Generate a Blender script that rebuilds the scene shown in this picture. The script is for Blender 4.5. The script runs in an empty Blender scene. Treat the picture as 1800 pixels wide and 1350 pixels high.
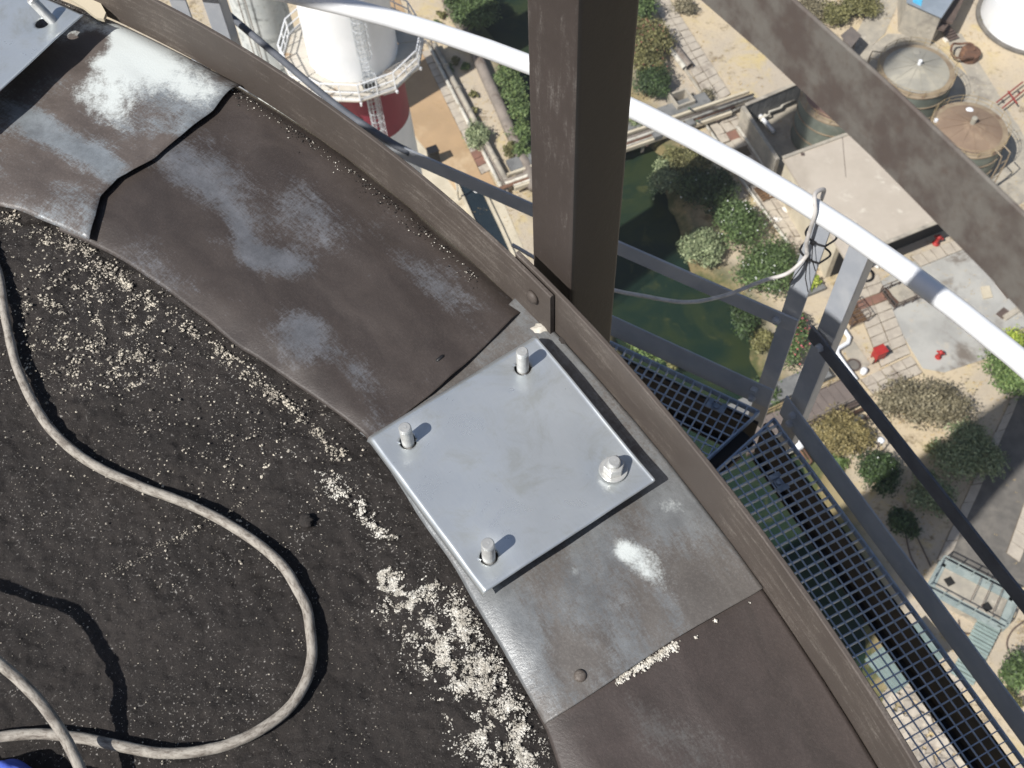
import bpy, math, random
import numpy as np
from mathutils import Vector, Matrix, noise

random.seed(7)
rng = np.random.default_rng(11)
SC = bpy.context.scene
COL = SC.collection
R_ = math.radians

# ------------------------------------------------------------------ camera
FPX, CX, CY, H0 = 1900.0, 900.0, 675.0, 1.5
_d = np.array([70.0, 1125.0, FPX]); _d /= np.linalg.norm(_d)
_X = np.array([1.0, 0, 0]) - _d[0] * _d; _X /= np.linalg.norm(_X)
_Y = np.cross(-_d, _X)
CAMM = np.array([_X, _Y, -_d])            # photo axes (right, down, forward) -> world
cam_data = bpy.data.cameras.new("camera")
cam = bpy.data.objects.new("camera", cam_data)
COL.objects.link(cam)
_r, _u, _b = CAMM @ [1, 0, 0], CAMM @ [0, -1, 0], CAMM @ [0, 0, -1]
cam.matrix_world = Matrix([[_r[0], _u[0], _b[0], 0], [_r[1], _u[1], _b[1], 0], [_r[2], _u[2], _b[2], H0], [0, 0, 0, 1]])
cam_data.sensor_width = 36.0
cam_data.lens = 36.0 * FPX / 1800.0
cam_data.clip_start = 0.02
cam_data.clip_end = 2000
cam_data.dof.use_dof = True
cam_data.dof.focus_distance = 1.85
cam_data.dof.aperture_fstop = 11
SC.camera = cam

# ------------------------------------------------------------------ light
SUN_AZ, SUN_EL = R_(38.5), R_(50)           # the light travels towards SUN_AZ
world = bpy.data.worlds.new("World"); SC.world = world; world.use_nodes = True
wn = world.node_tree; wn.nodes.clear()
sky = wn.nodes.new("ShaderNodeTexSky"); sky.sky_type = 'NISHITA'; sky.sun_disc = False
sky.sun_elevation = SUN_EL
sky.sun_rotation = math.atan2(-math.cos(SUN_AZ), -math.sin(SUN_AZ))
sky.air_density = 1.0; sky.dust_density = 1.5
bg = wn.nodes.new("ShaderNodeBackground"); bg.inputs[1].default_value = 0.072
wo = wn.nodes.new("ShaderNodeOutputWorld")
wn.links.new(sky.outputs[0], bg.inputs[0]); wn.links.new(bg.outputs[0], wo.inputs[0])
sd = bpy.data.lights.new("sun", 'SUN'); sd.energy = 5.0; sd.angle = R_(0.53); sd.color = (1.0, 0.965, 0.915)
so = bpy.data.objects.new("sun", sd); COL.objects.link(so)
so.rotation_euler = Vector((math.cos(SUN_AZ) * math.cos(SUN_EL), math.sin(SUN_AZ) * math.cos(SUN_EL), -math.sin(SUN_EL))).to_track_quat('-Z', 'Y').to_euler()
so.location = (-30, -30, 60)
vs = SC.view_settings
vs.view_transform = 'Standard'; vs.look = 'None'; vs.exposure = 0.12; vs.gamma = 1.0; vs.use_curve_mapping = False
SC.cycles.max_bounces = 6; SC.cycles.diffuse_bounces = 3; SC.cycles.glossy_bounces = 3
SC.cycles.use_denoising = True

# ------------------------------------------------------------------ places
ZG = -78.5                                # ground level below the chimney roof
C0 = np.array([-2.64, -1.07])             # chimney axis
def at(px, py, z=0.0):
    w = CAMM @ np.array([px - CX, py - CY, FPX])
    t = (z - H0) / w[2]
    return np.array([0, 0, H0]) + w * t
def gp(px, py, h=0.0):
    return at(px, py, ZG + h)
def pxm(p):                               # photo pixels per metre at a place
    return FPX / float(np.linalg.norm(np.array(p) - [0, 0, H0]))
def pol(p):
    return math.hypot(p[0] - C0[0], p[1] - C0[1]), math.atan2(p[1] - C0[1], p[0] - C0[0])
def ring(r, th, z=0.0):
    return np.array([C0[0] + r * math.cos(th), C0[1] + r * math.sin(th), z])
U = np.array([math.cos(R_(24)), math.sin(R_(24)), 0]); V = np.array([math.sin(R_(24)), -math.cos(R_(24)), 0]); Z3 = np.array([0, 0, 1.0])

# ------------------------------------------------------------------ materials
def L(c):                                 # srgb 0-255 -> linear
    return tuple(((x / 255) / 12.92 if x / 255 <= 0.04045 else ((x / 255 + 0.055) / 1.055) ** 2.4) for x in c) + (1,)
class NT:
    def __init__(s, name):
        s.m = bpy.data.materials.new(name); s.m.use_nodes = True
        s.t = s.m.node_tree; s.t.nodes.clear()
        s.out = s.t.nodes.new("ShaderNodeOutputMaterial")
        s.p = s.t.nodes.new("ShaderNodeBsdfPrincipled")
        s.t.links.new(s.p.outputs[0], s.out.inputs[0])
        s.geo = s.t.nodes.new("ShaderNodeNewGeometry")
        s.pos = s.geo.outputs['Position']
    def n(s, k): return s.t.nodes.new(k)
    def l(s, a, b): s.t.links.new(a, b)
    def uv(s):
        return s.n("ShaderNodeUVMap").outputs[0]
    def obj(s):
        return s.n("ShaderNodeTexCoord").outputs['Object']
    def mapv(s, src, scale=(1, 1, 1), rot=(0, 0, 0), loc=(0, 0, 0)):
        q = s.n("ShaderNodeMapping"); q.inputs['Scale'].default_value = scale; q.inputs['Rotation'].default_value = rot
        q.inputs['Location'].default_value = loc
        s.l(src, q.inputs[0]); return q.outputs[0]
    def noise(s, src, scale, detail=6, rough=0.6, dist=0.0):
        q = s.n("ShaderNodeTexNoise"); q.inputs['Scale'].default_value = scale; q.inputs['Detail'].default_value = detail
        q.inputs['Roughness'].default_value = rough; q.inputs['Distortion'].default_value = dist
        s.l(src, q.inputs['Vector']); return q.outputs[0]
    def vor(s, src, scale, feature='F1', out=0):
        q = s.n("ShaderNodeTexVoronoi"); q.feature = feature; q.inputs['Scale'].default_value = scale
        s.l(src, q.inputs['Vector']); return q.outputs[out]
    def step(s, v, a, b, lo=0.0, hi=1.0):
        q = s.n("ShaderNodeMapRange"); q.interpolation_type = 'SMOOTHSTEP'
        q.inputs[1].default_value = a; q.inputs[2].default_value = b; q.inputs[3].default_value = lo; q.inputs[4].default_value = hi
        s.l(v, q.inputs[0]); return q.outputs[0]
    def math(s, op, a, b):
        q = s.n("ShaderNodeMath"); q.operation = op
        for i, x in enumerate((a, b)):
            if isinstance(x, (int, float)): q.inputs[i].default_value = x
            else: s.l(x, q.inputs[i])
        return q.outputs[0]
    def mix(s, f, a, b):
        q = s.n("ShaderNodeMix"); q.data_type = 'RGBA'
        if isinstance(f, (int, float)): q.inputs[0].default_value = f
        else: s.l(f, q.inputs[0])
        for i, x in ((6, a), (7, b)):
            if isinstance(x, tuple): q.inputs[i].default_value = x
            else: s.l(x, q.inputs[i])
        return q.outputs[2]
    def set(s, k, v):
        i = s.p.inputs[k]
        if isinstance(v, (int, float, tuple)): i.default_value = v
        else: s.l(v, i)
    def bump(s, h, strength=0.3, dist=0.01):
        q = s.n("ShaderNodeBump"); q.inputs['Strength'].default_value = strength; q.inputs['Distance'].default_value = dist
        s.l(h, q.inputs['Height']); s.l(q.outputs[0], s.p.inputs['Normal'])
    def isl(s): return s.geo.outputs['Random Per Island']
def simple(name, c1, c2, scale, rough=0.8, metal=0.0, bump=0.0, bdist=0.02, c3=None, s3=None, isl=0.0, c4=None, lo=0.35, hi=0.65):
    """two-tone weathered surface with blotches (c3) and fine grain, in world space"""
    t = NT(name)
    n1 = t.noise(t.pos, scale, 6, 0.62)
    col = t.mix(t.step(n1, lo, hi), c1, c2)
    if c3:
        n2 = t.noise(t.mapv(t.pos, loc=(7, 3, 1)), s3 or scale * 0.3, 5, 0.65, 0.4)
        col = t.mix(t.step(n2, 0.52, 0.68), col, c3)
    if c4:
        n3 = t.noise(t.mapv(t.pos, loc=(1, 9, 4)), (s3 or scale) * 4.0, 4, 0.7)
        col = t.mix(t.step(n3, 0.58, 0.7), col, c4)
    if isl:
        q = t.n("ShaderNodeHueSaturation"); t.l(t.step(t.isl(), 0, 1, 1 - isl, 1 + isl), q.inputs['Value']); t.l(col, q.inputs['Color']); col = q.outputs[0]
    t.set('Base Color', col); t.set('Roughness', rough); t.set('Metallic', metal)
    if bump: t.bump(t.noise(t.pos, scale * 3, 8, 0.7), bump, bdist)
    return t.m
def leafmat(name, cols, trans=0.0):
    t = NT(name)
    r = t.n("ShaderNodeValToRGB"); r.color_ramp.interpolation = 'LINEAR'
    el = r.color_ramp.elements
    el[0].position = 0; el[0].color = L(cols[0]); el[1].position = 1; el[1].color = L(cols[-1])
    for i, c in enumerate(cols[1:-1]):
        e = el.new((i + 1) / (len(cols) - 1)); e.color = L(c)
    t.l(t.isl(), r.inputs[0])
    n1 = t.noise(t.pos, 0.9, 3)
    q = t.n("ShaderNodeHueSaturation"); t.l(t.step(n1, 0.3, 0.7, 0.8, 1.2), q.inputs['Value']); t.l(r.outputs[0], q.inputs['Color'])
    t.set('Base Color', q.outputs[0]); t.set('Roughness', 0.65)
    return t.m

M = {}
M['white'] = simple('white_paint', L((236, 238, 240)), L((226, 229, 233)), 3, 0.4)
M['white_stack'] = simple('stack_white_paint', L((240, 242, 244)), L((232, 235, 237)), 0.6, 0.5, c3=L((224, 226, 226)), s3=0.3)
M['red_stack'] = simple('stack_red_paint', L((142, 56, 72)), L((130, 50, 66)), 0.5, 0.5, c3=L((122, 56, 70)), s3=0.4)
M['pale_stack'] = simple('pale_stack_paint', L((206, 210, 208)), L((188, 194, 194)), 0.7, 0.7, c3=L((126, 132, 132)), s3=0.9, c4=L((170, 172, 168)))
M['galv'] = simple('galvanised_bar', L((172, 176, 182)), L((160, 165, 173)), 9, 0.55, 0.0, c3=L((182, 185, 189)), s3=3)
M['dark_beam'] = simple('dark_steel', L((44, 44, 46)), L((34, 34, 37)), 6, 0.8, c3=L((58, 50, 44)), s3=5)
M['galv_dark'] = simple('dark_galv_bar', L((98, 102, 110)), L((82, 86, 94)), 9, 0.7)  # darker galvanised copy: painted shade of some knee rails, also the rod
M['grate'] = simple('grating_steel', L((176, 192, 212)), L((150, 168, 192)), 20, 0.6, 0.2)
M['clip'] = simple('clip_steel', L((160, 170, 182)), L((130, 140, 152)), 40, 0.4, 0.6)
M['stain_stud'] = simple('stud_steel', L((214, 214, 210)), L((196, 196, 193)), 60, 0.36, 0.55)
M['black'] = simple('black_plastic', L((22, 22, 24)), L((32, 32, 34)), 30, 0.5)
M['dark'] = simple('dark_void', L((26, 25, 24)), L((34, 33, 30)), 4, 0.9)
M['blue_cloth'] = simple('blue_cloth', L((78, 100, 196)), L((58, 80, 172)), 40, 0.9, 0, 0.4, 0.004)
M['conc'] = simple('concrete', L((176, 168, 152)), L((156, 150, 138)), 0.8, 0.9, 0, 0.3, 0.03, c3=L((136, 130, 120)), s3=0.4, c4=L((190, 182, 168)))
M['conc_roof'] = simple('concrete_roof', L((188, 178, 164)), L((180, 170, 156)), 0.35, 0.95, 0, 0.2, 0.02, c3=L((172, 162, 148)), s3=0.15, c4=L((200, 192, 178)))
M['conc_yard'] = simple('concrete_yard', L((176, 175, 169)), L((160, 159, 154)), 0.4, 0.95, 0, 0.2, 0.02, c3=L((118, 110, 101)), s3=0.2, c4=L((178, 172, 160)))
M['conc_pale'] = simple('concrete_pale', L((206, 196, 174)), L((190, 180, 158)), 0.6, 0.95, 0, 0.2, 0.02, c3=L((172, 160, 138)), s3=0.3)
M['slab'] = simple('paving_slab', L((184, 175, 160)), L((170, 161, 148)), 1.4, 0.95, 0, 0.3, 0.02, c3=L((150, 140, 128)), s3=0.5, isl=0.10)
M['slab_red'] = simple('paving_slab_brown', L((140, 104, 88)), L((124, 94, 82)), 1.4, 0.95, 0, 0.3, 0.02)
M['slab_bed'] = simple('paving_bed', L((104, 92, 76)), L((84, 76, 64)), 1.2, 1.0, c3=L((128, 112, 88)), s3=0.4)
M['tan'] = simple('tan_floor', L((178, 150, 116)), L((168, 142, 110)), 0.4, 0.95, 0, 0.1, 0.02, c3=L((194, 172, 140)), s3=0.15)
M['asphalt'] = simple('asphalt', L((112, 108, 102)), L((98, 95, 90)), 1.2, 0.95, 0, 0.3, 0.02, c3=L((122, 117, 109)), s3=0.3)
M['deck'] = simple('bridge_deck', L((118, 108, 102)), L((108, 99, 94)), 1.0, 0.9)
M['duct'] = simple('grey_duct', L((126, 126, 124)), L((108, 109, 108)), 0.8, 0.8, c3=L((92, 92, 92)), s3=0.6)
M['rust'] = simple('rusty_pipe', L((112, 82, 64)), L((92, 70, 58)), 2, 0.9, c3=L((136, 102, 76)), s3=1.0)
M['pipe'] = simple('pale_pipe', L((206, 202, 190)), L((182, 178, 166)), 1.5, 0.6, c3=L((146, 136, 118)), s3=0.8)
M['pipe_grey'] = simple('grey_pipe', L((140, 130, 120)), L((120, 112, 104)), 1.0, 0.8, c3=L((104, 92, 82)), s3=0.5)
M['brown_metal'] = simple('brown_metal', L((100, 86, 78)), L((86, 74, 68)), 1.5, 0.8)
M['green_post'] = simple('green_paint', L((56, 92, 66)), L((44, 76, 54)), 2, 0.6)
M['steel_green'] = simple('blue_green_steel', L((152, 162, 158)), L((132, 144, 142)), 1.5, 0.6)
M['corr'] = simple('corrugated_sheet', L((142, 158, 152)), L((126, 142, 138)), 1, 0.5, 0.2)
M['red'] = simple('red_paint', L((178, 50, 46)), L((158, 44, 40)), 3, 0.5)
M['red_dull'] = simple('dull_red_paint', L((150, 60, 52)), L((128, 54, 48)), 3, 0.7)
M['cyan'] = simple('cyan_panel', L((96, 186, 222)), L((84, 172, 210)), 2, 0.5)
M['blue_grey_roof'] = simple('blue_grey_roof', L((142, 152, 162)), L((128, 138, 148)), 0.5, 0.7)
M['tank_shell'] = simple('tank_shell', L((122, 128, 118)), L((106, 112, 102)), 0.6, 0.7, c3=L((138, 140, 128)), s3=0.3)
M['tank_roof_grey'] = simple('tank_roof_grey', L((158, 154, 142)), L((146, 143, 133)), 0.5, 0.6, c3=L((170, 165, 150)), s3=0.3)
M['tank_roof_brown'] = simple('tank_roof_brown', L((142, 122, 102)), L((130, 110, 92)), 0.5, 0.7, c3=L((154, 134, 112)), s3=0.3)
M['tank_roof_red'] = simple('tank_roof_red', L((136, 108, 94)), L((122, 96, 84)), 0.6, 0.8)
M['tank_rim'] = simple('tank_rim', L((158, 142, 118)), L((142, 126, 104)), 1.2, 0.8, c3=L((120, 98, 80)), s3=0.8)
M['yellow_rail'] = simple('yellow_rail', L((168, 150, 112)), L((150, 130, 96)), 2, 0.7)
M['timber'] = simple('weathered_timber', L((124, 96, 68)), L((98, 76, 56)), 3, 0.9)
M['bark'] = simple('bark', L((96, 78, 62)), L((74, 60, 48)), 3, 0.95)
M['shed'] = simple('shed_roof', L((112, 104, 98)), L((96, 90, 86)), 0.8, 0.9)
M['scrap'] = simple('litter', L((232, 228, 220)), L((212, 208, 200)), 3, 0.9)
M['rope_cable'] = simple('cable_sheath', L((206, 202, 198)), L((180, 176, 172)), 30, 0.6)
M['chimney'] = simple('chimney_concrete', L((150, 142, 132)), L((128, 122, 114)), 0.3, 0.95)

def ground_mat():
    t = NT('dry_ground')
    a = t.noise(t.pos, 0.09, 6, 0.65, 0.3); b = t.noise(t.mapv(t.pos, loc=(30, 5, 0)), 0.35, 7, 0.7, 0.5); c = t.noise(t.pos, 2.6, 6, 0.75)
    col = t.mix(t.step(a, 0.38, 0.62), L((198, 182, 154)), L((182, 171, 154)))
    col = t.mix(t.step(b, 0.5, 0.72), col, L((196, 178, 132)))
    col = t.mix(t.step(t.noise(t.mapv(t.pos, loc=(3, 50, 0)), 0.5, 6, 0.7), 0.56, 0.7), col, L((124, 108, 84)))
    col = t.mix(t.step(c, 0.54, 0.74, 0, 0.75), col, L((128, 106, 74)))
    col = t.mix(t.step(t.noise(t.pos, 5.5, 3, 0.6), 0.62, 0.74, 0, 0.7), col, L((214, 196, 160)))
    at_ = t.n("ShaderNodeAttribute"); at_.attribute_name = 'bank'
    gcol = t.mix(t.step(b, 0.42, 0.6), L((74, 80, 46)), L((126, 113, 80)))
    col = t.mix(at_.outputs['Fac'], col, gcol)
    t.set('Base Color', col); t.set('Roughness', 0.97); t.bump(t.noise(t.pos, 4, 8, 0.75), 0.6, 0.12)
    return t.m
M['ground'] = ground_mat()
def water_mat():
    t = NT('canal_water')
    a = t.noise(t.mapv(t.pos, scale=(1, 1, 1)), 0.16, 6, 0.65, 0.8); b = t.noise(t.mapv(t.pos, loc=(9, 9, 0)), 0.5, 6, 0.7, 1.0)
    col = t.mix(t.step(a, 0.4, 0.65), L((30, 46, 38)), L((48, 58, 38)))
    col = t.mix(t.step(b, 0.55, 0.75), col, L((68, 72, 46)))
    t.set('Base Color', col); t.set('Roughness', 0.12); t.set('IOR', 1.33); t.set('Specular IOR Level', 0.18)
    t.bump(t.noise(t.pos, 1.2, 4, 0.6), 0.08, 0.05)
    return t.m
M['water'] = water_mat()
def roof_mat():
    t = NT('tarred_cement')
    a = t.noise(t.pos, 7, 7, 0.7); b = t.noise(t.pos, 150, 5, 0.75)
    col = t.mix(t.step(a, 0.35, 0.68), L((38, 34, 32)), L((54, 49, 46)))
    col = t.mix(t.step(b, 0.42, 0.7, 0, 0.6), col, L((30, 27, 26)))
    w = t.noise(t.mapv(t.pos, loc=(2, 1, 0)), 5, 6, 0.75, 0.6); f = t.noise(t.pos, 260, 3, 0.6)
    sp = t.math('MULTIPLY', t.step(f, 0.62, 0.68), t.step(w, 0.40, 0.66, 0.12, 0.9))
    col = t.mix(sp, col, L((176, 172, 166)))
    t.set('Base Color', col); t.set('Roughness', 0.68); t.set('Specular IOR Level', 0.35)
    t.bump(t.math('ADD', t.noise(t.pos, 90, 8, 0.8), t.math('MULTIPLY', t.noise(t.pos, 420, 4, 0.7), 0.3)), 0.7, 0.006)
    return t.m
M['roof'] = roof_mat()
def sheet_mat(name, bare, salt, tone=0.0, brown=(64, 55, 51), rb=0.0, rs=0.0, zinc=(124, 128, 132), met=0.35, rub=(), white=()):
    """sooty galvanised sheet: soot film with rubbed bare streaks and whitish deposit"""
    t = NT(name)
    uv = t.uv()
    sp = t.n("ShaderNodeSeparateXYZ"); t.l(uv, sp.inputs[0]); rad = t.math('SUBTRACT', sp.outputs[1], 3.16)
    big = t.noise(t.mapv(uv, scale=(2.0, 4.2, 1), loc=(tone, 0, 0)), 1.7, 5, 0.6, 0.5)
    mid = t.noise(t.mapv(uv, scale=(1, 1.7, 1), loc=(tone, 5, 0)), 9, 7, 0.72, 0.5)
    sc_ = t.noise(t.mapv(uv, scale=(14, 60, 1), rot=(0, 0, R_(-16)), loc=(tone, 2, 0)), 3.0, 6, 0.75, 0.2)
    sc2 = t.noise(t.mapv(uv, scale=(50, 16, 1), rot=(0, 0, R_(24)), loc=(tone, 4, 0)), 4.0, 6, 0.75, 0.1)
    fine = t.noise(t.pos, 260, 5, 0.75)
    def sub(v, k): return t.math('MULTIPLY', t.math('SUBTRACT', v, 0.5), k)
    f = t.math('ADD', big, sub(mid, 0.55)); f = t.math('ADD', f, sub(sc_, 0.55)); f = t.math('ADD', f, sub(sc2, 0.42)); f = t.math('ADD', f, sub(fine, 0.35))
    f = t.math('ADD', f, t.math('MULTIPLY', rad, rb))
    def place(px, py, w, h, ang):
        r, th = pol(at(px, py, 0.01)); q = t.n("ShaderNodeVectorMath"); q.operation = 'SUBTRACT'; t.l(uv, q.inputs[0]); q.inputs[1].default_value = (th * 3.1, r, 0)
        m_ = t.mapv(q.outputs[0], rot=(0, 0, R_(ang))); m2 = t.mapv(m_, scale=(0.68 / w, 0.68 / h, 0)); ln = t.n("ShaderNodeVectorMath"); ln.operation = 'LENGTH'; t.l(m2, ln.inputs[0])
        return t.step(ln.outputs['Value'], 0.0, 1.0, 1.0, 0.0)
    for px, py, w, h, ang, amt in rub: f = t.math('ADD', f, t.math('MULTIPLY', place(px, py, w, h, ang), amt))
    mask = t.step(f, 0.72 - bare * 0.5, 1.04 - bare * 0.5)
    soot = t.mix(t.step(mid, 0.3, 0.7), L(brown), L(tuple(int(x * 1.22) for x in brown)))
    soot = t.mix(t.step(fine, 0.45, 0.8, 0, 0.5), soot, L(tuple(int(x * 1.5) for x in brown)))
    zn = t.mix(t.step(t.noise(t.mapv(uv, loc=(2, tone, 0)), 22, 7, 0.75), 0.3, 0.72), L(zinc), L(tuple(min(255, int(x * 1.28)) for x in zinc)))
    col = t.mix(t.math('MULTIPLY', mask, 0.82), soot, zn)
    w1 = t.noise(t.mapv(uv, loc=(4 + tone, 1, 0)), 4.2, 8, 0.7, 0.4); w2 = t.noise(t.mapv(uv, loc=(1 + tone, 7, 0)), 26, 6, 0.75, 0.8)
    g = t.math('ADD', w1, sub(fine, 0.3)); g = t.math('ADD', g, sub(w2, 0.45)); g = t.math('ADD', g, t.math('MULTIPLY', rad, rs))
    for px, py, w, h, ang, amt in white: g = t.math('ADD', g, t.math('MULTIPLY', place(px, py, w, h, ang), amt))
    sm = t.math('MULTIPLY', t.step(g, 0.96 - salt * 0.5, 1.22 - salt * 0.5), 0.92)
    col = t.mix(sm, col, L((206, 212, 210)))
    t.set('Base Color', col)
    t.set('Metallic', t.math('MULTIPLY', t.math('MULTIPLY', mask, met), t.math('SUBTRACT', 1.0, sm)))
    t.set('Roughness', t.step(mask, 0, 1, 0.44, 0.36))
    t.bump(t.math('ADD', mid, t.math('MULTIPLY', fine, 0.7)), 0.3, 0.0025)
    return t.m
M['sheet0'] = sheet_mat('sheet_whitened', 0.52, 0.62, 0.0, (80, 73, 69), 0.2, 0.9, (132, 138, 142),
    rub=[(150, 270, 0.16, 0.035, 0, 0.35), (60, 215, 0.06, 0.03, 0, 0.3), (330, 180, 0.2, 0.1, 0, 0.25), (165, 80, 0.05, 0.05, 30, -0.5), (300, 265, 0.05, 0.03, 0, -0.25)],
    white=[(235, 110, 0.17, 0.09, 0, 0.40), (180, 190, 0.12, 0.05, 0, 0.28), (350, 170, 0.08, 0.04, 0, 0.2), (165, 85, 0.045, 0.04, 30, -0.5), (130, 130, 0.03, 0.03, 0, -0.3)])
M['sheet1'] = sheet_mat('sheet_sooty', 0.29, 0.34, 3.1, (57, 51, 48), 0.0, 0.0, (104, 106, 110),
    rub=[(500, 465, 0.07, 0.03, 20, 0.42), (430, 425, 0.08, 0.025, -20, 0.34), (540, 590, 0.07, 0.05, 0, 0.34), (640, 650, 0.06, 0.03, 0, 0.25), (590, 390, 0.17, 0.055, 0, 0.26), (780, 520, 0.16, 0.045, 0, 0.30), (340, 290, 0.16, 0.06, 0, 0.22), (380, 340, 0.09, 0.02, 0, 0.16), (640, 480, 0.07, 0.07, 0, -0.2)],
    white=[(590, 360, 0.05, 0.02, 0, 0.16), (505, 450, 0.03, 0.015, 20, 0.18), (800, 530, 0.08, 0.025, 0, 0.18)])
M['sheet2'] = sheet_mat('sheet_bare', 0.66, 0.50, 5.7, (86, 82, 79), 0.0, 0.0, (116, 119, 121),
    rub=[(900, 1110, 0.12, 0.05, 0, 0.35), (1180, 890, 0.08, 0.05, 0, 0.2), (1010, 1150, 0.05, 0.04, 0, -0.25), (1120, 1060, 0.1, 0.04, 0, -0.12), (720, 880, 0.1, 0.03, 0, 0.5)],
    white=[(1112, 978, 0.05, 0.036, 20, 0.38), (1095, 965, 0.02, 0.02, 0, 0.2), (1160, 1020, 0.05, 0.03, 0, 0.22), (1185, 890, 0.05, 0.02, 60, 0.26), (880, 1090, 0.08, 0.02, 0, 0.2), (1010, 1000, 0.02, 0.02, 0, 0.3), (710, 880, 0.05, 0.02, 0, 0.3)])
M['sheet3'] = sheet_mat('sheet_brown', 0.10, 0.20, 9.2, (60, 54, 51), 0.0, 0.0, (96, 94, 92),
    rub=[(1120, 1240, 0.1, 0.05, 0, 0.22), (1240, 1290, 0.08, 0.05, 0, 0.16)],
    white=[(1215, 1235, 0.02, 0.02, 0, 0.2), (1400, 1330, 0.05, 0.03, 0, 0.28), (1010, 1290, 0.03, 0.015, 0, 0.3), (1180, 1310, 0.06, 0.015, 30, 0.18)])
def sooty_steel(name, base=(86, 77, 70), hi=(146, 136, 124), ang=0, amt=0.0, stretch=(4, 40, 40)):
    t = NT(name)
    uv = t.uv()
    a = t.noise(uv, 3.5, 6, 0.7); s1 = t.noise(t.mapv(uv, scale=(5, 34, 1)), 2.0, 8, 0.74, 0.3); g = t.noise(t.pos, 300, 4, 0.7)
    col = t.mix(t.step(a, 0.35, 0.7), L(base), L(tuple(int(x * 1.14) for x in base)))
    f = t.math('ADD', s1, t.math('MULTIPLY', t.math('SUBTRACT', a, 0.5), 0.7))
    f = t.math('ADD', f, t.math('MULTIPLY', t.math('SUBTRACT', g, 0.5), 0.5))
    col = t.mix(t.step(f, 0.6 - amt, 0.98 - amt, 0, 0.8), col, L(hi))
    t.set('Base Color', col); t.set('Roughness', 0.6); t.set('Specular IOR Level', 0.4)
    t.bump(t.math('ADD', t.noise(t.pos, 60, 6, 0.7), t.math('MULTIPLY', g, 0.4)), 0.3, 0.002)
    return t.m
M['strip'] = sooty_steel('sooty_flat_bar', (76, 69, 64), (138, 131, 123), amt=0.10)
M['post'] = sooty_steel('sooty_box_post', (64, 57, 53), (130, 125, 120), amt=0.08)
M['post_shade_side'] = sooty_steel('shaded_post_side', (31, 29, 28), (66, 62, 60), amt=-0.06)  # darker copy of the post steel, painting the shade on one side
def upper_mat():
    t = NT('mottled_upper_rail')
    a = t.noise(t.pos, 30, 5, 0.6, 0.0); b = t.noise(t.pos, 90, 5, 0.7)
    col = t.mix(t.step(a, 0.36, 0.66), L((82, 73, 68)), L((106, 102, 96)))
    col = t.mix(t.step(b, 0.5, 0.75, 0, 0.5), col, L((86, 72, 64)))
    t.set('Base Color', col); t.set('Roughness', 0.7); t.bump(b, 0.3, 0.002)
    return t.m
M['upper'] = upper_mat()
def plate_mat():
    t = NT('stainless_plate')
    uv = t.uv()
    br = t.noise(t.mapv(uv, scale=(3, 160, 1)), 4, 5, 0.7)
    sm = t.noise(t.pos, 14, 7, 0.7, 0.6); sp = t.noise(t.mapv(t.pos, scale=(1, 2.2, 1), rot=(0, 0, 0.6)), 55, 3, 0.6)
    col = t.mix(t.step(br, 0.3, 0.7), L((208, 214, 218)), L((220, 225, 227)))
    col = t.mix(t.step(sm, 0.46, 0.72, 0, 0.45), col, L((160, 160, 146)))
    col = t.mix(t.step(sp, 0.76, 0.79, 0, 0.8), col, L((96, 92, 84)))
    t.set('Base Color', col); t.set('Metallic', 0.70)
    t.set('Roughness', t.step(sm, 0.3, 0.75, 0.26, 0.40))
    t.bump(br, 0.05, 0.0006)
    return t.m
M['plate'] = plate_mat()
def rope_mat():
    t = NT('worn_hose')
    uv = t.uv()
    a = t.noise(t.mapv(uv, scale=(14, 3, 1)), 3, 7, 0.75, 0.3); b = t.noise(t.pos, 160, 5, 0.7)
    c = t.noise(t.mapv(uv, scale=(120, 0.6, 1)), 1, 3, 0.6)
    col = t.mix(t.step(a, 0.32, 0.62), L((98, 90, 82)), L((166, 160, 150)))
    col = t.mix(t.step(b, 0.56, 0.72, 0, 0.7), col, L((104, 90, 80)))
    col = t.mix(t.step(c, 0.66, 0.72, 0, 0.6), col, L((70, 60, 54)))
    t.set('Base Color', col); t.set('Roughness', 0.75); t.bump(t.math('ADD', a, b), 0.4, 0.002)
    return t.m
M['rope'] = rope_mat()
M['pebble'] = simple('pebble_crumbs', L((196, 188, 172)), L((146, 139, 128)), 60, 0.9, isl=0.35)
M['crumb'] = simple('pale_crumbs', L((212, 208, 198)), L((168, 162, 150)), 60, 0.95, isl=0.25)
M['mortar'] = simple('mortar_lump', L((58, 53, 50)), L((44, 41, 39)), 90, 0.95, 0, 0.6, 0.004)
LEAF = {
    'dark': leafmat('leaf_dark', [(34, 48, 26), (52, 70, 36), (78, 98, 54)]),
    'mid': leafmat('leaf_mid', [(48, 64, 34), (74, 94, 50), (108, 128, 76)]),
    'bright': leafmat('leaf_bright', [(62, 82, 42), (94, 116, 62), (132, 150, 92)]),
    'olive': leafmat('leaf_olive', [(72, 72, 40), (106, 104, 62), (142, 138, 92)]),
    'sage': leafmat('leaf_sage', [(88, 100, 70), (124, 136, 98), (160, 168, 128)]),
    'brown': leafmat('leaf_brown', [(92, 86, 54), (126, 114, 72), (158, 144, 98)]),
    'dry': leafmat('leaf_dry', [(94, 88, 68), (122, 114, 90), (150, 142, 116)]),
    'lime': leafmat('leaf_lime', [(110, 130, 46), (150, 168, 62), (186, 194, 88)]),
    'grass': leafmat('leaf_grass', [(60, 78, 44), (88, 108, 60), (122, 138, 84)]),
    'straw': leafmat('leaf_straw', [(150, 126, 78), (182, 156, 102), (206, 184, 130)]),
}
M['petal_pink'] = simple('petal_pink', L((226, 118, 130)), L((208, 92, 110)), 3, 0.7)
M['petal_white'] = simple('petal_white', L((236, 238, 232)), L((222, 226, 220)), 3, 0.7)
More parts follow.
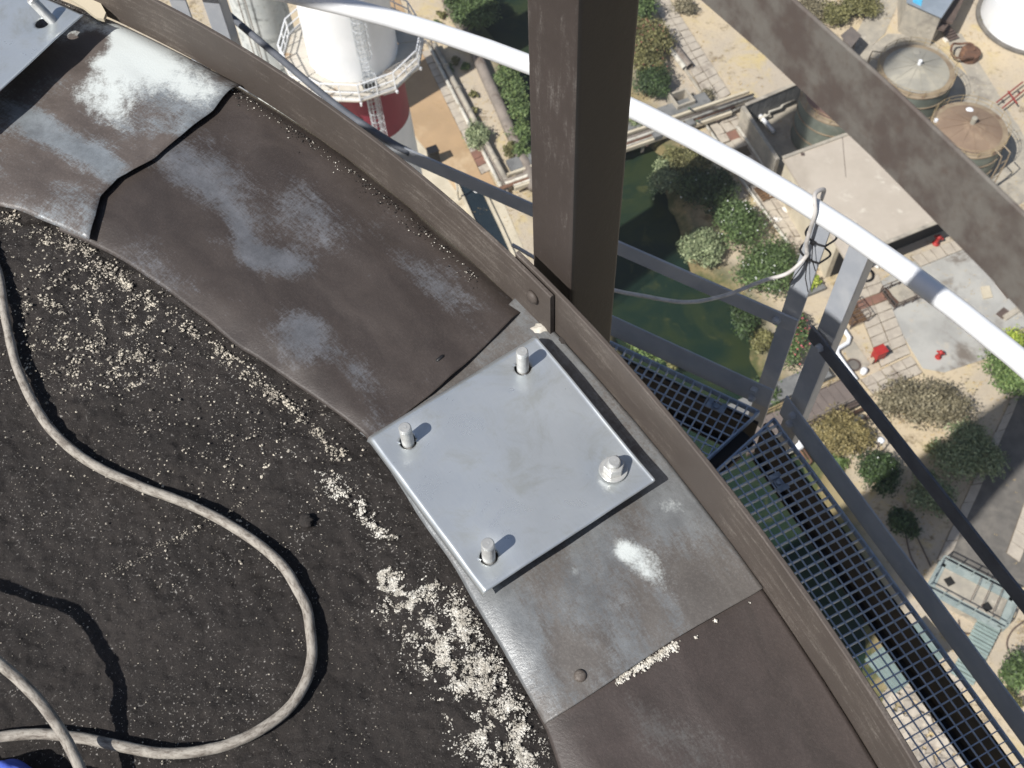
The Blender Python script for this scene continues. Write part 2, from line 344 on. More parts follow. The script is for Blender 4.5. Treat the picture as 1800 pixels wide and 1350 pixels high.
M['petal_rose'] = simple('petal_rose', L((172, 96, 92)), L((150, 84, 80)), 3, 0.7)

# ------------------------------------------------------------------ builders
def tag(o, label=None, cat=None, group=None, kind=None):
    if label: o['label'] = label
    if cat: o['category'] = cat
    if group: o['group'] = group
    if kind: o['kind'] = kind
    return o
def empty(name, loc, label, cat, group=None):
    o = bpy.data.objects.new(name, None); COL.objects.link(o)
    o.location = [float(x) for x in loc]; o.empty_display_size = 0.2
    return tag(o, label, cat, group)
def basis(t):
    t = t / (np.linalg.norm(t) + 1e-12)
    a = np.array([0, 0, 1.0]) if abs(t[2]) < 0.9 else np.array([1.0, 0, 0])
    s = np.cross(t, a); s /= np.linalg.norm(s); n = np.cross(s, t)
    return s, n
class MB:
    def __init__(s): s.v = []; s.f = []; s.uvs = None
    def add(s, vs, fs):
        k = len(s.v); s.v.extend([tuple(map(float, v)) for v in vs]); s.f.extend([tuple(i + k for i in f) for f in fs]); return s
    def box(s, c, ax, ay, az_):
        c = np.array(c, float); ax, ay, az_ = (np.array(q, float) / 2 for q in (ax, ay, az_))
        if np.cross(ax, ay) @ az_ < 0: ax = -ax
        P = [c + sx * ax + sy * ay + sz * az_ for sz in (-1, 1) for sx, sy in ((-1, -1), (1, -1), (1, 1), (-1, 1))]
        return s.add(P, [(3, 2, 1, 0), (4, 5, 6, 7), (0, 1, 5, 4), (1, 2, 6, 5), (2, 3, 7, 6), (3, 0, 4, 7)])
    def bar(s, a, b, w, h, up=(0, 0, 1)):
        a, b = np.array(a, float), np.array(b, float); t = b - a; L_ = np.linalg.norm(t); t = t / L_
        up = np.array(up, float); sd_ = np.cross(t, up); n_ = np.linalg.norm(sd_)
        if n_ < 1e-6: sd_, up2 = basis(t)
        else: sd_ = sd_ / n_; up2 = np.cross(sd_, t)
        return s.box((a + b) / 2, t * L_, sd_ * w, up2 * h)
    def tube(s, pts, r, seg=8, cap=True, rs=None):
        P = [np.array(p, float) for p in pts]; n = len(P); k0 = len(s.v)
        sv = None
        for i, p in enumerate(P):
            t = P[min(i + 1, n - 1)] - P[max(i - 1, 0)]; t = t / (np.linalg.norm(t) + 1e-12)
            if sv is None: sv, nv = basis(t)
            else:
                sv = sv - t * (sv @ t); sv /= np.linalg.norm(sv); nv = np.cross(sv, t)
            rr = rs[i] if rs is not None else r
            for j in range(seg):
                a = 2 * math.pi * j / seg
                s.v.append(tuple(p + rr * (math.cos(a) * sv + math.sin(a) * nv)))
        for i in range(n - 1):
            for j in range(seg):
                q = k0 + i * seg; j2 = (j + 1) % seg
                s.f.append((q + j, q + seg + j, q + seg + j2, q + j2))
        if cap:
            s.f.append(tuple(k0 + j for j in range(seg))); s.f.append(tuple(k0 + (n - 1) * seg + j for j in reversed(range(seg))))
        return s
    def lathe(s, c, prof, seg=32, a0=0.0, a1=2 * math.pi):
        full = abs(a1 - a0 - 2 * math.pi) < 1e-6; k0 = len(s.v); m = seg if full else seg + 1
        for r, z in prof:
            for j in range(m):
                a = a0 + (a1 - a0) * j / seg
                s.v.append((c[0] + r * math.cos(a), c[1] + r * math.sin(a), c[2] + z))
        for i in range(len(prof) - 1):
            for j in range(seg):
                j2 = (j + 1) % m
                s.f.append((k0 + i * m + j, k0 + i * m + j2, k0 + (i + 1) * m + j2, k0 + (i + 1) * m + j))
        return s
    def disc(s, c, r, seg=24):
        k0 = len(s.v)
        for j in range(seg):
            a = 2 * math.pi * j / seg; s.v.append((c[0] + r * math.cos(a), c[1] + r * math.sin(a), c[2]))
        s.f.append(tuple(k0 + j for j in range(seg))); return s
    def prism(s, pts, z0, z1):
        n = len(pts); P = [np.array([p[0], p[1], z0]) for p in pts] + [np.array([p[0], p[1], z1]) for p in pts]
        ar = sum(pts[i][0] * pts[(i + 1) % n][1] - pts[(i + 1) % n][0] * pts[i][1] for i in range(n))
        o = list(range(n)) if ar > 0 else list(reversed(range(n)))
        fs = [tuple(reversed(o)), tuple(i + n for i in o)] + [(o[i], o[(i + 1) % n], o[(i + 1) % n] + n, o[i] + n) for i in range(n)]
        return s.add(P, fs)
    def sheet(s, pts, z):
        n = len(pts); ar = sum(pts[i][0] * pts[(i + 1) % n][1] - pts[(i + 1) % n][0] * pts[i][1] for i in range(n))
        o = range(n) if ar > 0 else reversed(range(n))
        return s.add([(p[0], p[1], z) for p in pts], [tuple(o)])
    def build(s, name, mat, parent=None, smooth=False, bevel=0.0, uv=None):
        me = bpy.data.meshes.new(name); loc = np.zeros(3)
        if parent is not None:
            q = parent
            while q is not None: loc = loc + np.array(q.location); q = q.parent
        me.from_pydata([tuple(np.array(v) - loc) for v in s.v], [], s.f); me.update()
        me.materials.append(mat)
        if smooth: me.polygons.foreach_set('use_smooth', [True] * len(me.polygons))
        if uv is not None:
            ly = me.uv_layers.new(name='UVMap'); U_ = np.array(uv, float); li = np.empty(len(me.loops), int); me.loops.foreach_get('vertex_index', li)
            ly.data.foreach_set('uv', U_[li].ravel())
        o = bpy.data.objects.new(name, me); COL.objects.link(o)
        if parent is not None: o.parent = parent
        if bevel:
            b = o.modifiers.new('bevel', 'BEVEL'); b.width = bevel; b.segments = 2; b.limit_method = 'ANGLE'
        return o
def copy_tree(o, loc, label, rz=None, group=None):
    c = o.copy(); COL.objects.link(c); c.location = [float(x) for x in loc]; c['label'] = label
    if rz is not None: c.rotation_euler = (0, 0, rz)
    if group: c['group'] = group
    def kids(src, dst):
        for ch in list(src.children):
            d = ch.copy(); COL.objects.link(d); d.parent = dst; kids(ch, d)
    kids(o, c); return c
def smoothpath(pts, n=8):
    P = [np.array(p, float) for p in pts]; P = [2 * P[0] - P[1]] + P + [2 * P[-1] - P[-2]]; out = []
    for i in range(1, len(P) - 2):
        for k in range(n):
            t = k / n; a, b, c, d_ = P[i - 1], P[i], P[i + 1], P[i + 2]
            out.append(0.5 * (2 * b + (c - a) * t + (2 * a - 5 * b + 4 * c - d_) * t * t + (3 * b - a - 3 * c + d_) * t ** 3))
    out.append(P[-2]); return out
def nz(x, y, z=0.0): return noise.noise(Vector((x, y, z)))
def gpoly(pts, h=0.0): return [gp(x, y, h) for x, y in pts]

# ================================================================== LARGE STRUCTURE: ground, canal, roads
RIGHT_BANK = [(1000, -160), (1052, 20), (1092, 170), (1128, 235), (1175, 262), (1172, 330), (1196, 392), (1214, 468), (1280, 512), (1312, 560), (1330, 640), (1362, 722), (1410, 800), (1448, 880), (1488, 970), (1518, 1060), (1528, 1160), (1530, 1300), (1560, 1560)]
LEFT_BANK = [(1500, 1700), (1420, 1330), (1370, 1100), (1290, 900), (1200, 760), (1118, 632), (1040, 520), (992, 390), (948, 230), (905, 120), (866, 62), (838, 10), (770, -160)]
CANAL = np.array([gp(x, y)[:2] for x, y in RIGHT_BANK + LEFT_BANK])
def sdist(px_, py_, poly):
    """signed distance to a polygon, negative inside"""
    n = len(poly); d2 = np.full(px_.shape, 1e18); ins = np.zeros(px_.shape, bool)
    for i in range(n):
        a, b = poly[i], poly[(i + 1) % n]; e = b - a
        wx, wy = px_ - a[0], py_ - a[1]
        t = np.clip((wx * e[0] + wy * e[1]) / (e @ e), 0, 1)
        d2 = np.minimum(d2, (wx - t * e[0]) ** 2 + (wy - t * e[1]) ** 2)
        c = ((a[1] > py_) != (b[1] > py_)) & (px_ < e[0] * (py_ - a[1]) / (e[1] + 1e-12) + a[0])
        ins ^= c
    return np.where(ins, -np.sqrt(d2), np.sqrt(d2))
def make_ground():
    xs = np.concatenate([[-900, -400, -200, -120], np.arange(-80, 80.01, 0.4), [120, 200, 400, 900]])
    ys = np.concatenate([[-900, -400, -150, -60], np.arange(-20, 130.01, 0.4), [180, 300, 500, 900]])
    X, Y = np.meshgrid(xs, ys); sdv = sdist(X, Y, CANAL)
    wob = 0.35 * np.sin(X * 1.3 + np.sin(Y * 0.9) * 2) + 0.3 * np.sin(Y * 1.7 + X * 0.6)
    sdv = sdv + wob * 0.6
    k = np.clip((sdv + 1.2) / 2.4, 0, 1); k = k * k * (3 - 2 * k)
    Zv = ZG - 2.4 * (1 - k) + 0.02 * np.sin(X * 2.1) * np.sin(Y * 1.8)
    bank = np.clip(1.25 - np.clip(sdv, 0, 9) / 2.8, 0, 1)
    ny, nx = X.shape
    v = np.stack([X, Y, Zv], -1).reshape(-1, 3)
    i = np.arange(ny * nx).reshape(ny, nx)
    f = np.stack([i[:-1, :-1], i[:-1, 1:], i[1:, 1:], i[1:, :-1]], -1).reshape(-1, 4)
    me = bpy.data.meshes.new('ground'); me.vertices.add(len(v)); me.vertices.foreach_set('co', v.ravel())
    me.loops.add(f.size); me.loops.foreach_set('vertex_index', f.ravel()); me.polygons.add(len(f))
    me.polygons.foreach_set('loop_start', np.arange(0, f.size, 4)); me.polygons.foreach_set('use_smooth', [True] * len(f))
    me.update(calc_edges=True); me.validate()
    at_ = me.attributes.new('bank', 'FLOAT', 'POINT'); at_.data.foreach_set('value', bank.ravel())
    me.materials.append(M['ground'])
    o = bpy.data.objects.new('ground', me); COL.objects.link(o); tag(o, kind='structure')
make_ground()
def on_land(p): return sdist(np.array([p[0]]), np.array([p[1]]), CANAL)[0] > 0.3
mb = MB(); cx = CANAL.mean(0)
mb.sheet([(p - cx) * 1.02 + cx for p in CANAL], ZG - 1.1)
tag(mb.build('canal_water', M['water']), kind='structure')
def ground_sheet(name, pts, mat, h):
    mb = MB(); mb.prism([gp(x, y)[:2] for x, y in pts], ZG - 0.3, ZG + h); return tag(mb.build(name, mat), kind='structure')
ground_sheet('concrete_yard', [(1535, 505), (1585, 468), (1690, 428), (1800, 395), (1850, 560), (1790, 580), (1735, 630), (1660, 655), (1622, 648), (1575, 570)], M['conc_yard'], 0.05)
ground_sheet('access_road', [(1778, 700), (1840, 640), (1930, 900), (1790, 1040), (1700, 1020), (1645, 990), (1700, 890), (1748, 800)], M['asphalt'], 0.05)
ground_sheet('walkway_floor', [(600, -40), (690, -30), (728, 60), (800, 185), (873, 330), (838, 330), (800, 334), (748, 262), (690, 190), (630, 100)], M['tan'], 0.06)
ground_sheet('concrete_apron', [(690, 200), (748, 263), (802, 335), (838, 330), (874, 331), (930, 460), (950, 560), (850, 520), (700, 420), (650, 300)], M['conc_pale'], 0.04)
ground_sheet('tank_yard_floor', [(1310, 205), (1420, 165), (1560, 60), (1625, 60), (1790, 220), (1840, 330), (1760, 380), (1560, 300), (1420, 290), (1376, 300)], M['conc'], 0.045)
ground_sheet('side_road', [(1500, 110), (1555, 60), (1600, -40), (1560, -60), (1530, 10), (1480, 110)], M['conc'], 0.04)
ground_sheet('yard_strip', [(1655, 55), (1690, 60), (1760, 175), (1812, 260), (1800, 300), (1740, 200)], M['conc'], 0.055)
ground_sheet('pump_pad', [(1478, 612), (1500, 600), (1530, 640), (1512, 655)], M['conc'], 0.07)
# dark flat sheet painting a patch of shade beside the walkway, kerb added
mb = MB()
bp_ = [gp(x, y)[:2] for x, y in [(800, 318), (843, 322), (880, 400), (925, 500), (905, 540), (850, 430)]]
mb.sheet(bp_, ZG + 0.07); tag(mb.build('shade_patch', simple('shade_patch_dark', L((38, 48, 54)), L((30, 40, 46)), 0.4, 0.25)), kind='structure')
mb = MB()
for i in range(len(bp_)):
    a, b = bp_[i], bp_[(i + 1) % len(bp_)]
    mb.bar([a[0], a[1], ZG + 0.12], [b[0], b[1], ZG + 0.12], 0.3, 0.35)
tag(mb.build('shade_patch_kerb', M['conc_pale']), kind='structure')

# ------------------------------------------------------------------ paving, slab by slab
def paving(name, q, nu, nv, mat='slab', odd=None, skip=0.0, wob=0.03, seed=1):
    rnd = random.Random(seed)
    a, b, c, d_ = [gp(*p)[:2] for p in q]
    mb = MB(); mb.prism([a, b, c, d_], ZG - 0.2, ZG + 0.06)
    bed = tag(mb.build(name, M['slab_bed']), kind='structure')
    def P(u, v): return (a * (1 - u) + b * u) * (1 - v) + (d_ * (1 - u) + c * u) * v
    g = 0.07
    for i in range(nu):
        for j in range(nv):
            if rnd.random() < skip: continue
            w = np.linalg.norm(P((i + 1) / nu, j / nv) - P(i / nu, j / nv)); h = np.linalg.norm(P(i / nu, (j + 1) / nv) - P(i / nu, j / nv))
            gu, gv = g / w / nu / 2, g / h / nv / 2
            pts = [P(i / nu + gu, j / nv + gv), P((i + 1) / nu - gu, j / nv + gv), P((i + 1) / nu - gu, (j + 1) / nv - gv), P(i / nu + gu, (j + 1) / nv - gv)]
            pts = [p + np.array([rnd.uniform(-wob, wob), rnd.uniform(-wob, wob)]) for p in pts]
            mb = MB(); mb.prism(pts, ZG + 0.0, ZG + 0.12 + rnd.uniform(-0.025, 0.03))
            m_ = M['slab_red'] if odd and (i, j) in odd else M[mat]
            mb.build('paving_slab', m_, bed)
    return bed
paving('garden_path', [(1138, -8), (1170, -12), (1284, 166), (1249, 188)], 2, 16, seed=2)
paving('wall_pavement', [(1241, 213), (1288, 194), (1474, 462), (1408, 468)], 3, 17, odd={(2, 15), (1, 2)}, skip=0.05, wob=0.07, seed=3)
paving('yard_pavement', [(1492, 500), (1543, 482), (1600, 622), (1548, 646)], 2, 9, odd={(1, 2), (0, 2)}, seed=4)
paving('corner_pavement', [(1512, 668), (1600, 626), (1622, 656), (1534, 694)], 5, 2, seed=5)
paving('building_pavement', [(1600, 452), (1702, 414), (1712, 432), (1618, 470)], 6, 1, seed=6, skip=0.1)
paving('verge_pavement', [(1776, 702), (1794, 694), (1668, 985), (1646, 985)], 1, 9, seed=7)
paving('kerb_pavement', [(1812, 850), (1836, 862), (1792, 990), (1768, 972)], 1, 6, seed=8)
paving('edge_pavement', [(741, 92), (768, 84), (870, 296), (846, 308)], 1, 18, mat='slab', odd={(0, 15), (0, 16)}, seed=9)

# ================================================================== STACKS
def banded(mb, c, prof, seg=40): return mb.lathe(c, prof, seg)
SB = np.array([-10.35, 47.4, ZG])                     # red and white stack
def stack_r(z):                                       # shell radius at a world height
    return float(np.interp(z, [ZG, -55, -42, -30, -4], [3.7, 2.9, 2.55, 2.36, 2.1]))
def make_main_stack():
    t = empty('striped_stack', SB, 'tall white chimney with dark red band and railed platform beside the walkway', 'chimney')
    PZ = -41.2
    def shell(z0, z1, mat, name):
        zs = np.linspace(z0, z1, 8); mb = MB(); mb.lathe([SB[0], SB[1], 0], [(stack_r(z), z) for z in zs], 48)
        mb.build(name, mat, t, smooth=True)
    shell(ZG, -46.0, M['white_stack'], 'white_band'); shell(-46.0, PZ - 0.6, M['red_stack'], 'red_band'); shell(PZ - 0.6, -12, M['white_stack'], 'white_band')
    shell(-12, -4, M['red_stack'], 'red_band')
    mb = MB(); mb.disc([SB[0], SB[1], -4.05], 2.05, 40); mb.build('mouth', M['dark'], t)
    # platform: twelve deck plates with a ladder opening, brackets and a railing
    n = 12; Ro, Ri = 4.07, stack_r(PZ) - 0.02; a0 = R_(-80)
    for k in range(n):
        a, b = a0 + 2 * math.pi * k / n, a0 + 2 * math.pi * (k + 1) / n; g = 0.006
        pts = [(SB[0] + r * math.cos(q), SB[1] + r * math.sin(q)) for r, q in ((Ri / math.cos(math.pi / n), a + g), (Ro, a + g), (Ro, b - g), (Ri / math.cos(math.pi / n), b - g))]
        mb = MB(); mb.prism(pts, PZ - 0.06, PZ + 0.012 * (k % 2)); mb.build('deck_plate', M['platform_deck'], t)
    for k in range(n):
        a = a0 + 2 * math.pi * k / n
        c, s_ = math.cos(a), math.sin(a); mb = MB()
        mb.bar([SB[0] + 2.5 * c, SB[1] + 2.5 * s_, PZ - 0.15], [SB[0] + 4.2 * c, SB[1] + 4.2 * s_, PZ - 0.15], 0.1, 0.16)
        mb.bar([SB[0] + 2.5 * c, SB[1] + 2.5 * s_, PZ - 1.6], [SB[0] + 4.0 * c, SB[1] + 4.0 * s_, PZ - 0.2], 0.08, 0.08)
        mb.build('bracket', M['white'], t)
    rail = MB()
    V_ = [np.array([SB[0] + 4.02 * math.cos(a0 + 2 * math.pi * k / n), SB[1] + 4.02 * math.sin(a0 + 2 * math.pi * k / n), PZ]) for k in range(n)]
    for k in range(n):
        p, q = V_[k], V_[(k + 1) % n]
        mb = MB(); mb.bar(p, p + [0, 0, 1.15], 0.075, 0.075); mb.build('rail_post', M['white'], t)
        mb = MB(); mb.bar((p + q) / 2, (p + q) / 2 + [0, 0, 1.15], 0.05, 0.05); mb.build('rail_post', M['white'], t)
        for h, w in ((1.15, 0.06), (0.6, 0.05)): rail.bar(p + [0, 0, h], q + [0, 0, h], w, w)
        rail.bar(p + [0, 0, 0.08], q + [0, 0, 0.08], 0.02, 0.16)
    rail.build('railing', M['white'], t)
    # caged ladder
    ang = math.atan2(-0.92, 0.38); rad = np.array([math.cos(ang), math.sin(ang), 0]); tan = np.array([-rad[1], rad[0], 0])
    for name, z0, z1 in (('upper_ladder', PZ + 0.1, -6.0), ('lower_ladder', ZG + 1, PZ + 0.9)):
        mb = MB(); base = np.array([SB[0], SB[1], 0.0])
        def P(z, out, s_): return base + rad * (stack_r(z) + out) + tan * s_ + np.array([0, 0, z])
        for s_ in (-0.24, 0.24): mb.bar(P(z0, 0.25, s_), P(z1, 0.25, s_), 0.06, 0.06)
        z = z0
        while z < z1: mb.bar(P(z, 0.25, -0.24), P(z, 0.25, 0.24), 0.035, 0.035); z += 0.32
        mb.build(name, M['ladder'], t)
        mb = MB(); z = z0 + (2.2 if name == 'upper_ladder' else 2.2)
        hoop = [(0.25 + 0.42 * (1 - math.cos(q)), 0.38 * math.sin(q)) for q in np.linspace(0.35, 2 * math.pi - 0.35, 11)]
        while z < z1:
            pts = [P(z, o_, s_) for o_, s_ in hoop]
            for i in range(10): mb.bar(pts[i], pts[i + 1], 0.022, 0.02)
            z += 0.6
        for i in (0, 1, 2, 4, 5, 6, 8, 9, 10): mb.bar(P(z0 + 2.2, *hoop[i]), P(z1, *hoop[i]), 0.03, 0.03)
        mb.build('ladder_cage', M['ladder'], t)
    h_ = base + rad * (stack_r(PZ) + 0.45) + np.array([0, 0, PZ + 0.03])
    mb = MB(); mb.box(h_, rad * 0.75, tan * 0.85, [0, 0, 0.02]); mb.build('ladder_hatch', M['dark'], t)
M['ladder'] = simple('ladder_galv', L((206, 210, 212)), L((186, 192, 196)), 1.0, 0.5)
M['platform_deck'] = simple('platform_deck', L((196, 190, 178)), L((182, 176, 164)), 0.8, 0.8, c3=L((156, 126, 92)), s3=0.55)
make_main_stack()
def make_pale_stack():
    b = np.array([-23.57, 74.83, ZG])
    t = empty('pale_stack', b, 'pale grey chimney with peeling paint behind the white chimney', 'chimney')
    mb = MB(); mb.lathe(b, [(2.9, 0), (2.45, 12), (2.25, 25), (2.0, 62)], 40); mb.build('shell', M['pale_stack'], t, smooth=True)
    mb = MB(); mb.disc(b + [0, 0, 61.9], 1.95, 32); mb.build('mouth', M['dark'], t)
    mb = MB()
    a = np.array([-0.2, -0.98, 0])
    for s_ in (-0.3, 0.3):
        q = np.array([-a[1], a[0], 0]) * s_
        mb.bar(b + a * 2.75 + q + [0, 0, 8], b + a * 2.2 + q + [0, 0, 61], 0.07, 0.07)
    mb.build('ladder', M['pipe_grey'], t)
make_pale_stack()

# ================================================================== OUR CHIMNEY
ROOFR = 3.06
t_ch = empty('chimney', [C0[0], C0[1], ZG], 'tarred chimney head we look down from, dark gritty roof in the lower left', 'chimney')
mb = MB(); mb.lathe([C0[0], C0[1], 0], [(2.7, -9), (2.9, -4), (2.98, -0.06)], 64); mb.build('shaft', M['chimney'], t_ch, smooth=True)  # shaft cut short so its own shadow falls outside the view

t_caster = empty('chimney', [-5.5, 7.0, ZG], 'added tapered chimney unseen below our roof, shaped to throw the long shadow at lower right', 'chimney')
mb = MB(); mb.lathe([-5.5, 7.0, 0], [(7.0, ZG), (4.9, -39.5), (2.9, -17), (2.4, -9), (1.9, -9)], 64); mb.build('shaft', M['chimney'], t_caster, smooth=True)  # unseen shaft, added to cast the long shadow
# roof screed, modelled as a fine relief where it is seen
def make_roof():
    corners = [at(0, 300), at(0, 1400), at(1000, 1400), at(-60, 250)]
    xs = np.arange(-1.12, 0.14, 0.0042); ys = np.arange(0.02, 1.36, 0.0042)
    v = []; nx, ny = len(xs), len(ys)
    for y in ys:
        for x in xs:
            r = math.hypot(x - C0[0], y - C0[1])
            h = 0.006 * noise.fractal(Vector((x * 9, y * 9, 0)), 0.7, 2.0, 4) + 0.0032 * noise.fractal(Vector((x * 48, y * 48, 3)), 0.6, 2.0, 3)
            h += 0.0032 * max(0, noise.noise(Vector((x * 105, y * 105, 7))) - 0.1) - 0.007 * max(0, noise.noise(Vector((x * 45, y * 45, 17))) - 0.35)
            v.append((x, y, -0.012 + h - max(0, r - 2.9) * 0.03))
    i = np.arange(nx * ny).reshape(ny, nx)
    f = np.stack([i[:-1, :-1], i[:-1, 1:], i[1:, 1:], i[1:, :-1]], -1).reshape(-1, 4).tolist()
    keep = []
    for q in f:
        x, y, _ = v[q[0]]
        if math.hypot(x - C0[0], y - C0[1]) < ROOFR: keep.append(q)
    mb = MB(); mb.v = v; mb.f = [tuple(q) for q in keep]
    mb.build('roof_screed', M['roof'], t_ch, smooth=True)
    mb = MB(); mb.disc([C0[0], C0[1], -0.035], 3.02, 96); mb.build('roof_slab', M['roof'], t_ch)
make_roof()

TH_J = pol(at(985, 545, 0.06))[1]
# cap sheets: bent metal sectors round the rim, lapped one over the next
def seam(pts):
    q = sorted(pol(at(x, y)) for x, y in pts); rr = [a for a, _ in q]; tt = [b for _, b in q]
    k = min(2, len(rr) - 1)
    lo_, hi_ = (tt[0] - tt[k]) / (rr[0] - rr[k] - 1e-9), (tt[-1] - tt[-1 - k]) / (rr[-1] - rr[-1 - k] + 1e-9)
    rr = [rr[0] - 0.3] + rr + [rr[-1] + 0.2]; tt = [tt[0] - 0.3 * max(-2, min(2, lo_))] + tt + [tt[-1] + 0.2 * max(-2, min(2, hi_))]
    return lambda r: float(np.interp(r, rr, tt))
SEAM_A = seam([(420, 163), (400, 185), (380, 210), (330, 250), (280, 291), (215, 328), (185, 360), (177, 395), (165, 425)])
SEAM_B = seam([(940, 530), (925, 545), (870, 600), (820, 647), (760, 700), (700, 745), (655, 772)])
SEAM_C = seam([(1325, 1046), (1180, 1130), (1090, 1190), (1000, 1248), (957, 1272)])
_in = sorted((pol(at(x, y))[1], pol(at(x, y))[0]) for x, y in [(-200, 300), (0, 352), (80, 385), (165, 425), (240, 470), (420, 610), (540, 690), (640, 765), (730, 900), (850, 1090), (955, 1272), (985, 1360)])
def r_in(th): return float(np.interp(th, [a for a, _ in _in], [b for _, b in _in]))
def ROUT(th): return float(np.interp(th, [TH_J, TH_J + 0.22, 1.15], [3.358, 3.354, 3.338]))
def cap_sheet(name, mat, th_lo, th_hi, z, label, part_seed, lift_lo=0.0, lift_hi=0.0, dents=1.0, rout=3.335, roll=0.05, inset=0.0, inner_roll=0.0):
    na, nr = 170, 64; v = []; uv = []
    for i in range(na + 1):
        for j in range(nr + 1):
            u = j / nr
            thm = th_lo(3.15) + (th_hi(3.15) - th_lo(3.15)) * i / na
            ri = r_in(thm) + inset + 0.004 * nz(thm * 30, part_seed)
            ro = rout(thm) if callable(rout) else rout
            r = ri + (ro - ri) * u
            a, b = th_lo(r), th_hi(r); th = a + (b - a) * i / na
            s_lo, s_hi = (th - a) * r, (b - th) * r
            zz = z + dents * (0.0050 * nz(th * 9, r * 7, part_seed) + 0.0026 * nz(th * 30, r * 16, part_seed + 5) + 0.0007 * nz(th * 80, r * 40, part_seed + 8))
            zz += lift_lo * math.exp(-s_lo / 0.05) * (0.7 + 0.5 * nz(r * 14, part_seed)) + lift_hi * math.exp(-s_hi / 0.05)
            if r - ri < 0.05: zz -= 0.010 * (1 - (r - ri) / 0.05) ** 2            # inner edge beds into the screed
            if inner_roll and r - ri < 0.035: zz -= inner_roll * (1 - (r - ri) / 0.035)
            if r > ro - 0.04: zz -= roll * ((r - ro + 0.04) / 0.04) ** 2                     # outer edge rolls down
            p = ring(r, th, zz); v.append(p); uv.append((th * 3.1, r))
    f = []
    for i in range(na):
        for j in range(nr):
            q = i * (nr + 1) + j; f.append((q, q + nr + 1, q + nr + 2, q + 1))
    mb = MB(); mb.v = [tuple(p) for p in v]; mb.f = f
    o = mb.build(name, M[mat], None, smooth=True, uv=uv)
    s = o.modifiers.new('solid', 'SOLIDIFY'); s.thickness = 0.0014; s.offset = 1
    # faces run clockwise seen from above when angle grows inward; keep normals up
    me = o.data
    if me.polygons[0].normal.z < 0: me.flip_normals()
    return tag(o, label, 'metal sheet', 'bent metal cap sheets round the chimney rim')
cap_sheet('cap_sheet', 'sheet3', lambda r: R_(-14), lambda r: SEAM_C(r) + 0.006, 0.000, 'plain dark brown cap sheet at the bottom edge of the picture below the stainless plate', 1, dents=0.8, rout=3.362, roll=0.0)
cap_sheet('cap_sheet', 'sheet2', SEAM_C, lambda r: SEAM_B(r) + 0.008, 0.006, 'scuffed bare grey cap sheet lying under the square stainless plate', 2, lift_lo=0.003, dents=0.9, rout=3.362, roll=0.0, inset=0.002, inner_roll=0.0)
cap_sheet('cap_sheet', 'sheet1', SEAM_B, lambda r: SEAM_A(r) + 0.03, 0.011, 'longest sooty brown cap sheet with pale rubbed streaks', 3, lift_lo=0.005, dents=1.3, rout=ROUT, roll=0.02)
cap_sheet('cap_sheet', 'sheet0', SEAM_A, lambda r: R_(118), 0.017, 'whitened cap sheet with a wavy lifted end at top left', 4, lift_lo=0.010, dents=1.3, rout=ROUT, roll=0.02)

# rim flat bars standing on edge, two lengths meeting at the bolted joint
def arc_bar(name, mat, r, z0, z1, th, a0, a1, label, cat, group=None, seg=90, wave=0.0):
    v, f, uv = [], [], []
    sec = [(0, z0), (0, z1), (th, z1), (th, z0)]
    bv = 0.0016
    sec = [(bv, z0), (0, z0 + bv), (0, z1 - bv), (bv, z1), (th - bv, z1), (th, z1 - bv), (th, z0 + bv), (th - bv, z0)]
    m = len(sec)
    for i in range(seg + 1):
        a = a0 + (a1 - a0) * i / seg; w = wave * nz(a * 8, z0)
        for k, (dr, z) in enumerate(sec):
            v.append(tuple(ring(r + dr + w, a, z + wave * 0.6 * nz(a * 6, 4)))); uv.append((a * r, (z - z0) + dr))
    for i in range(seg):
        for k in range(m):
            q = i * m; k2 = (k + 1) % m; f.append((q + k, q + m + k, q + m + k2, q + k2))
    f.append(tuple(range(m))); f.append(tuple(seg * m + k for k in reversed(range(m))))
    mb = MB(); mb.v = v; mb.f = f
    o = mb.build(name, M[mat], None, smooth=False, uv=uv)
    return tag(o, label, cat, group)
bar_l = arc_bar('rim_bar', 'strip', 3.353, -0.004, 0.114, 0.008, TH_J, R_(125), 'sooty curved rim bar running from the bolted joint up to the top left', 'steel bar', 'flat steel bars standing round the chimney rim', wave=0.002)
bar_r = arc_bar('rim_bar', 'strip', 3.3635, -0.008, 0.118, 0.008, R_(-60), TH_J + 0.03, 'sooty curved rim bar running from the bolted joint down to the bottom right', 'steel bar', 'flat steel bars standing round the chimney rim', wave=0.002)
def rivet(parent, px, py, z, r=0.013):
    R0, th = 3.353, pol(at(px, py, z))[1]
    n = np.array([-math.cos(th), -math.sin(th), 0]); c = ring(R0, th, z)
    pts = [c + n * 0.000, c + n * 0.004, c + n * 0.008, c + n * 0.0095]
    mb = MB(); mb.tube(pts, r, 16, True, [r, r * 0.98, r * 0.7, r * 0.2]); mb.build('rivet_head', M['strip'], parent, smooth=True)
rivet(bar_l, 943, 518, 0.07)

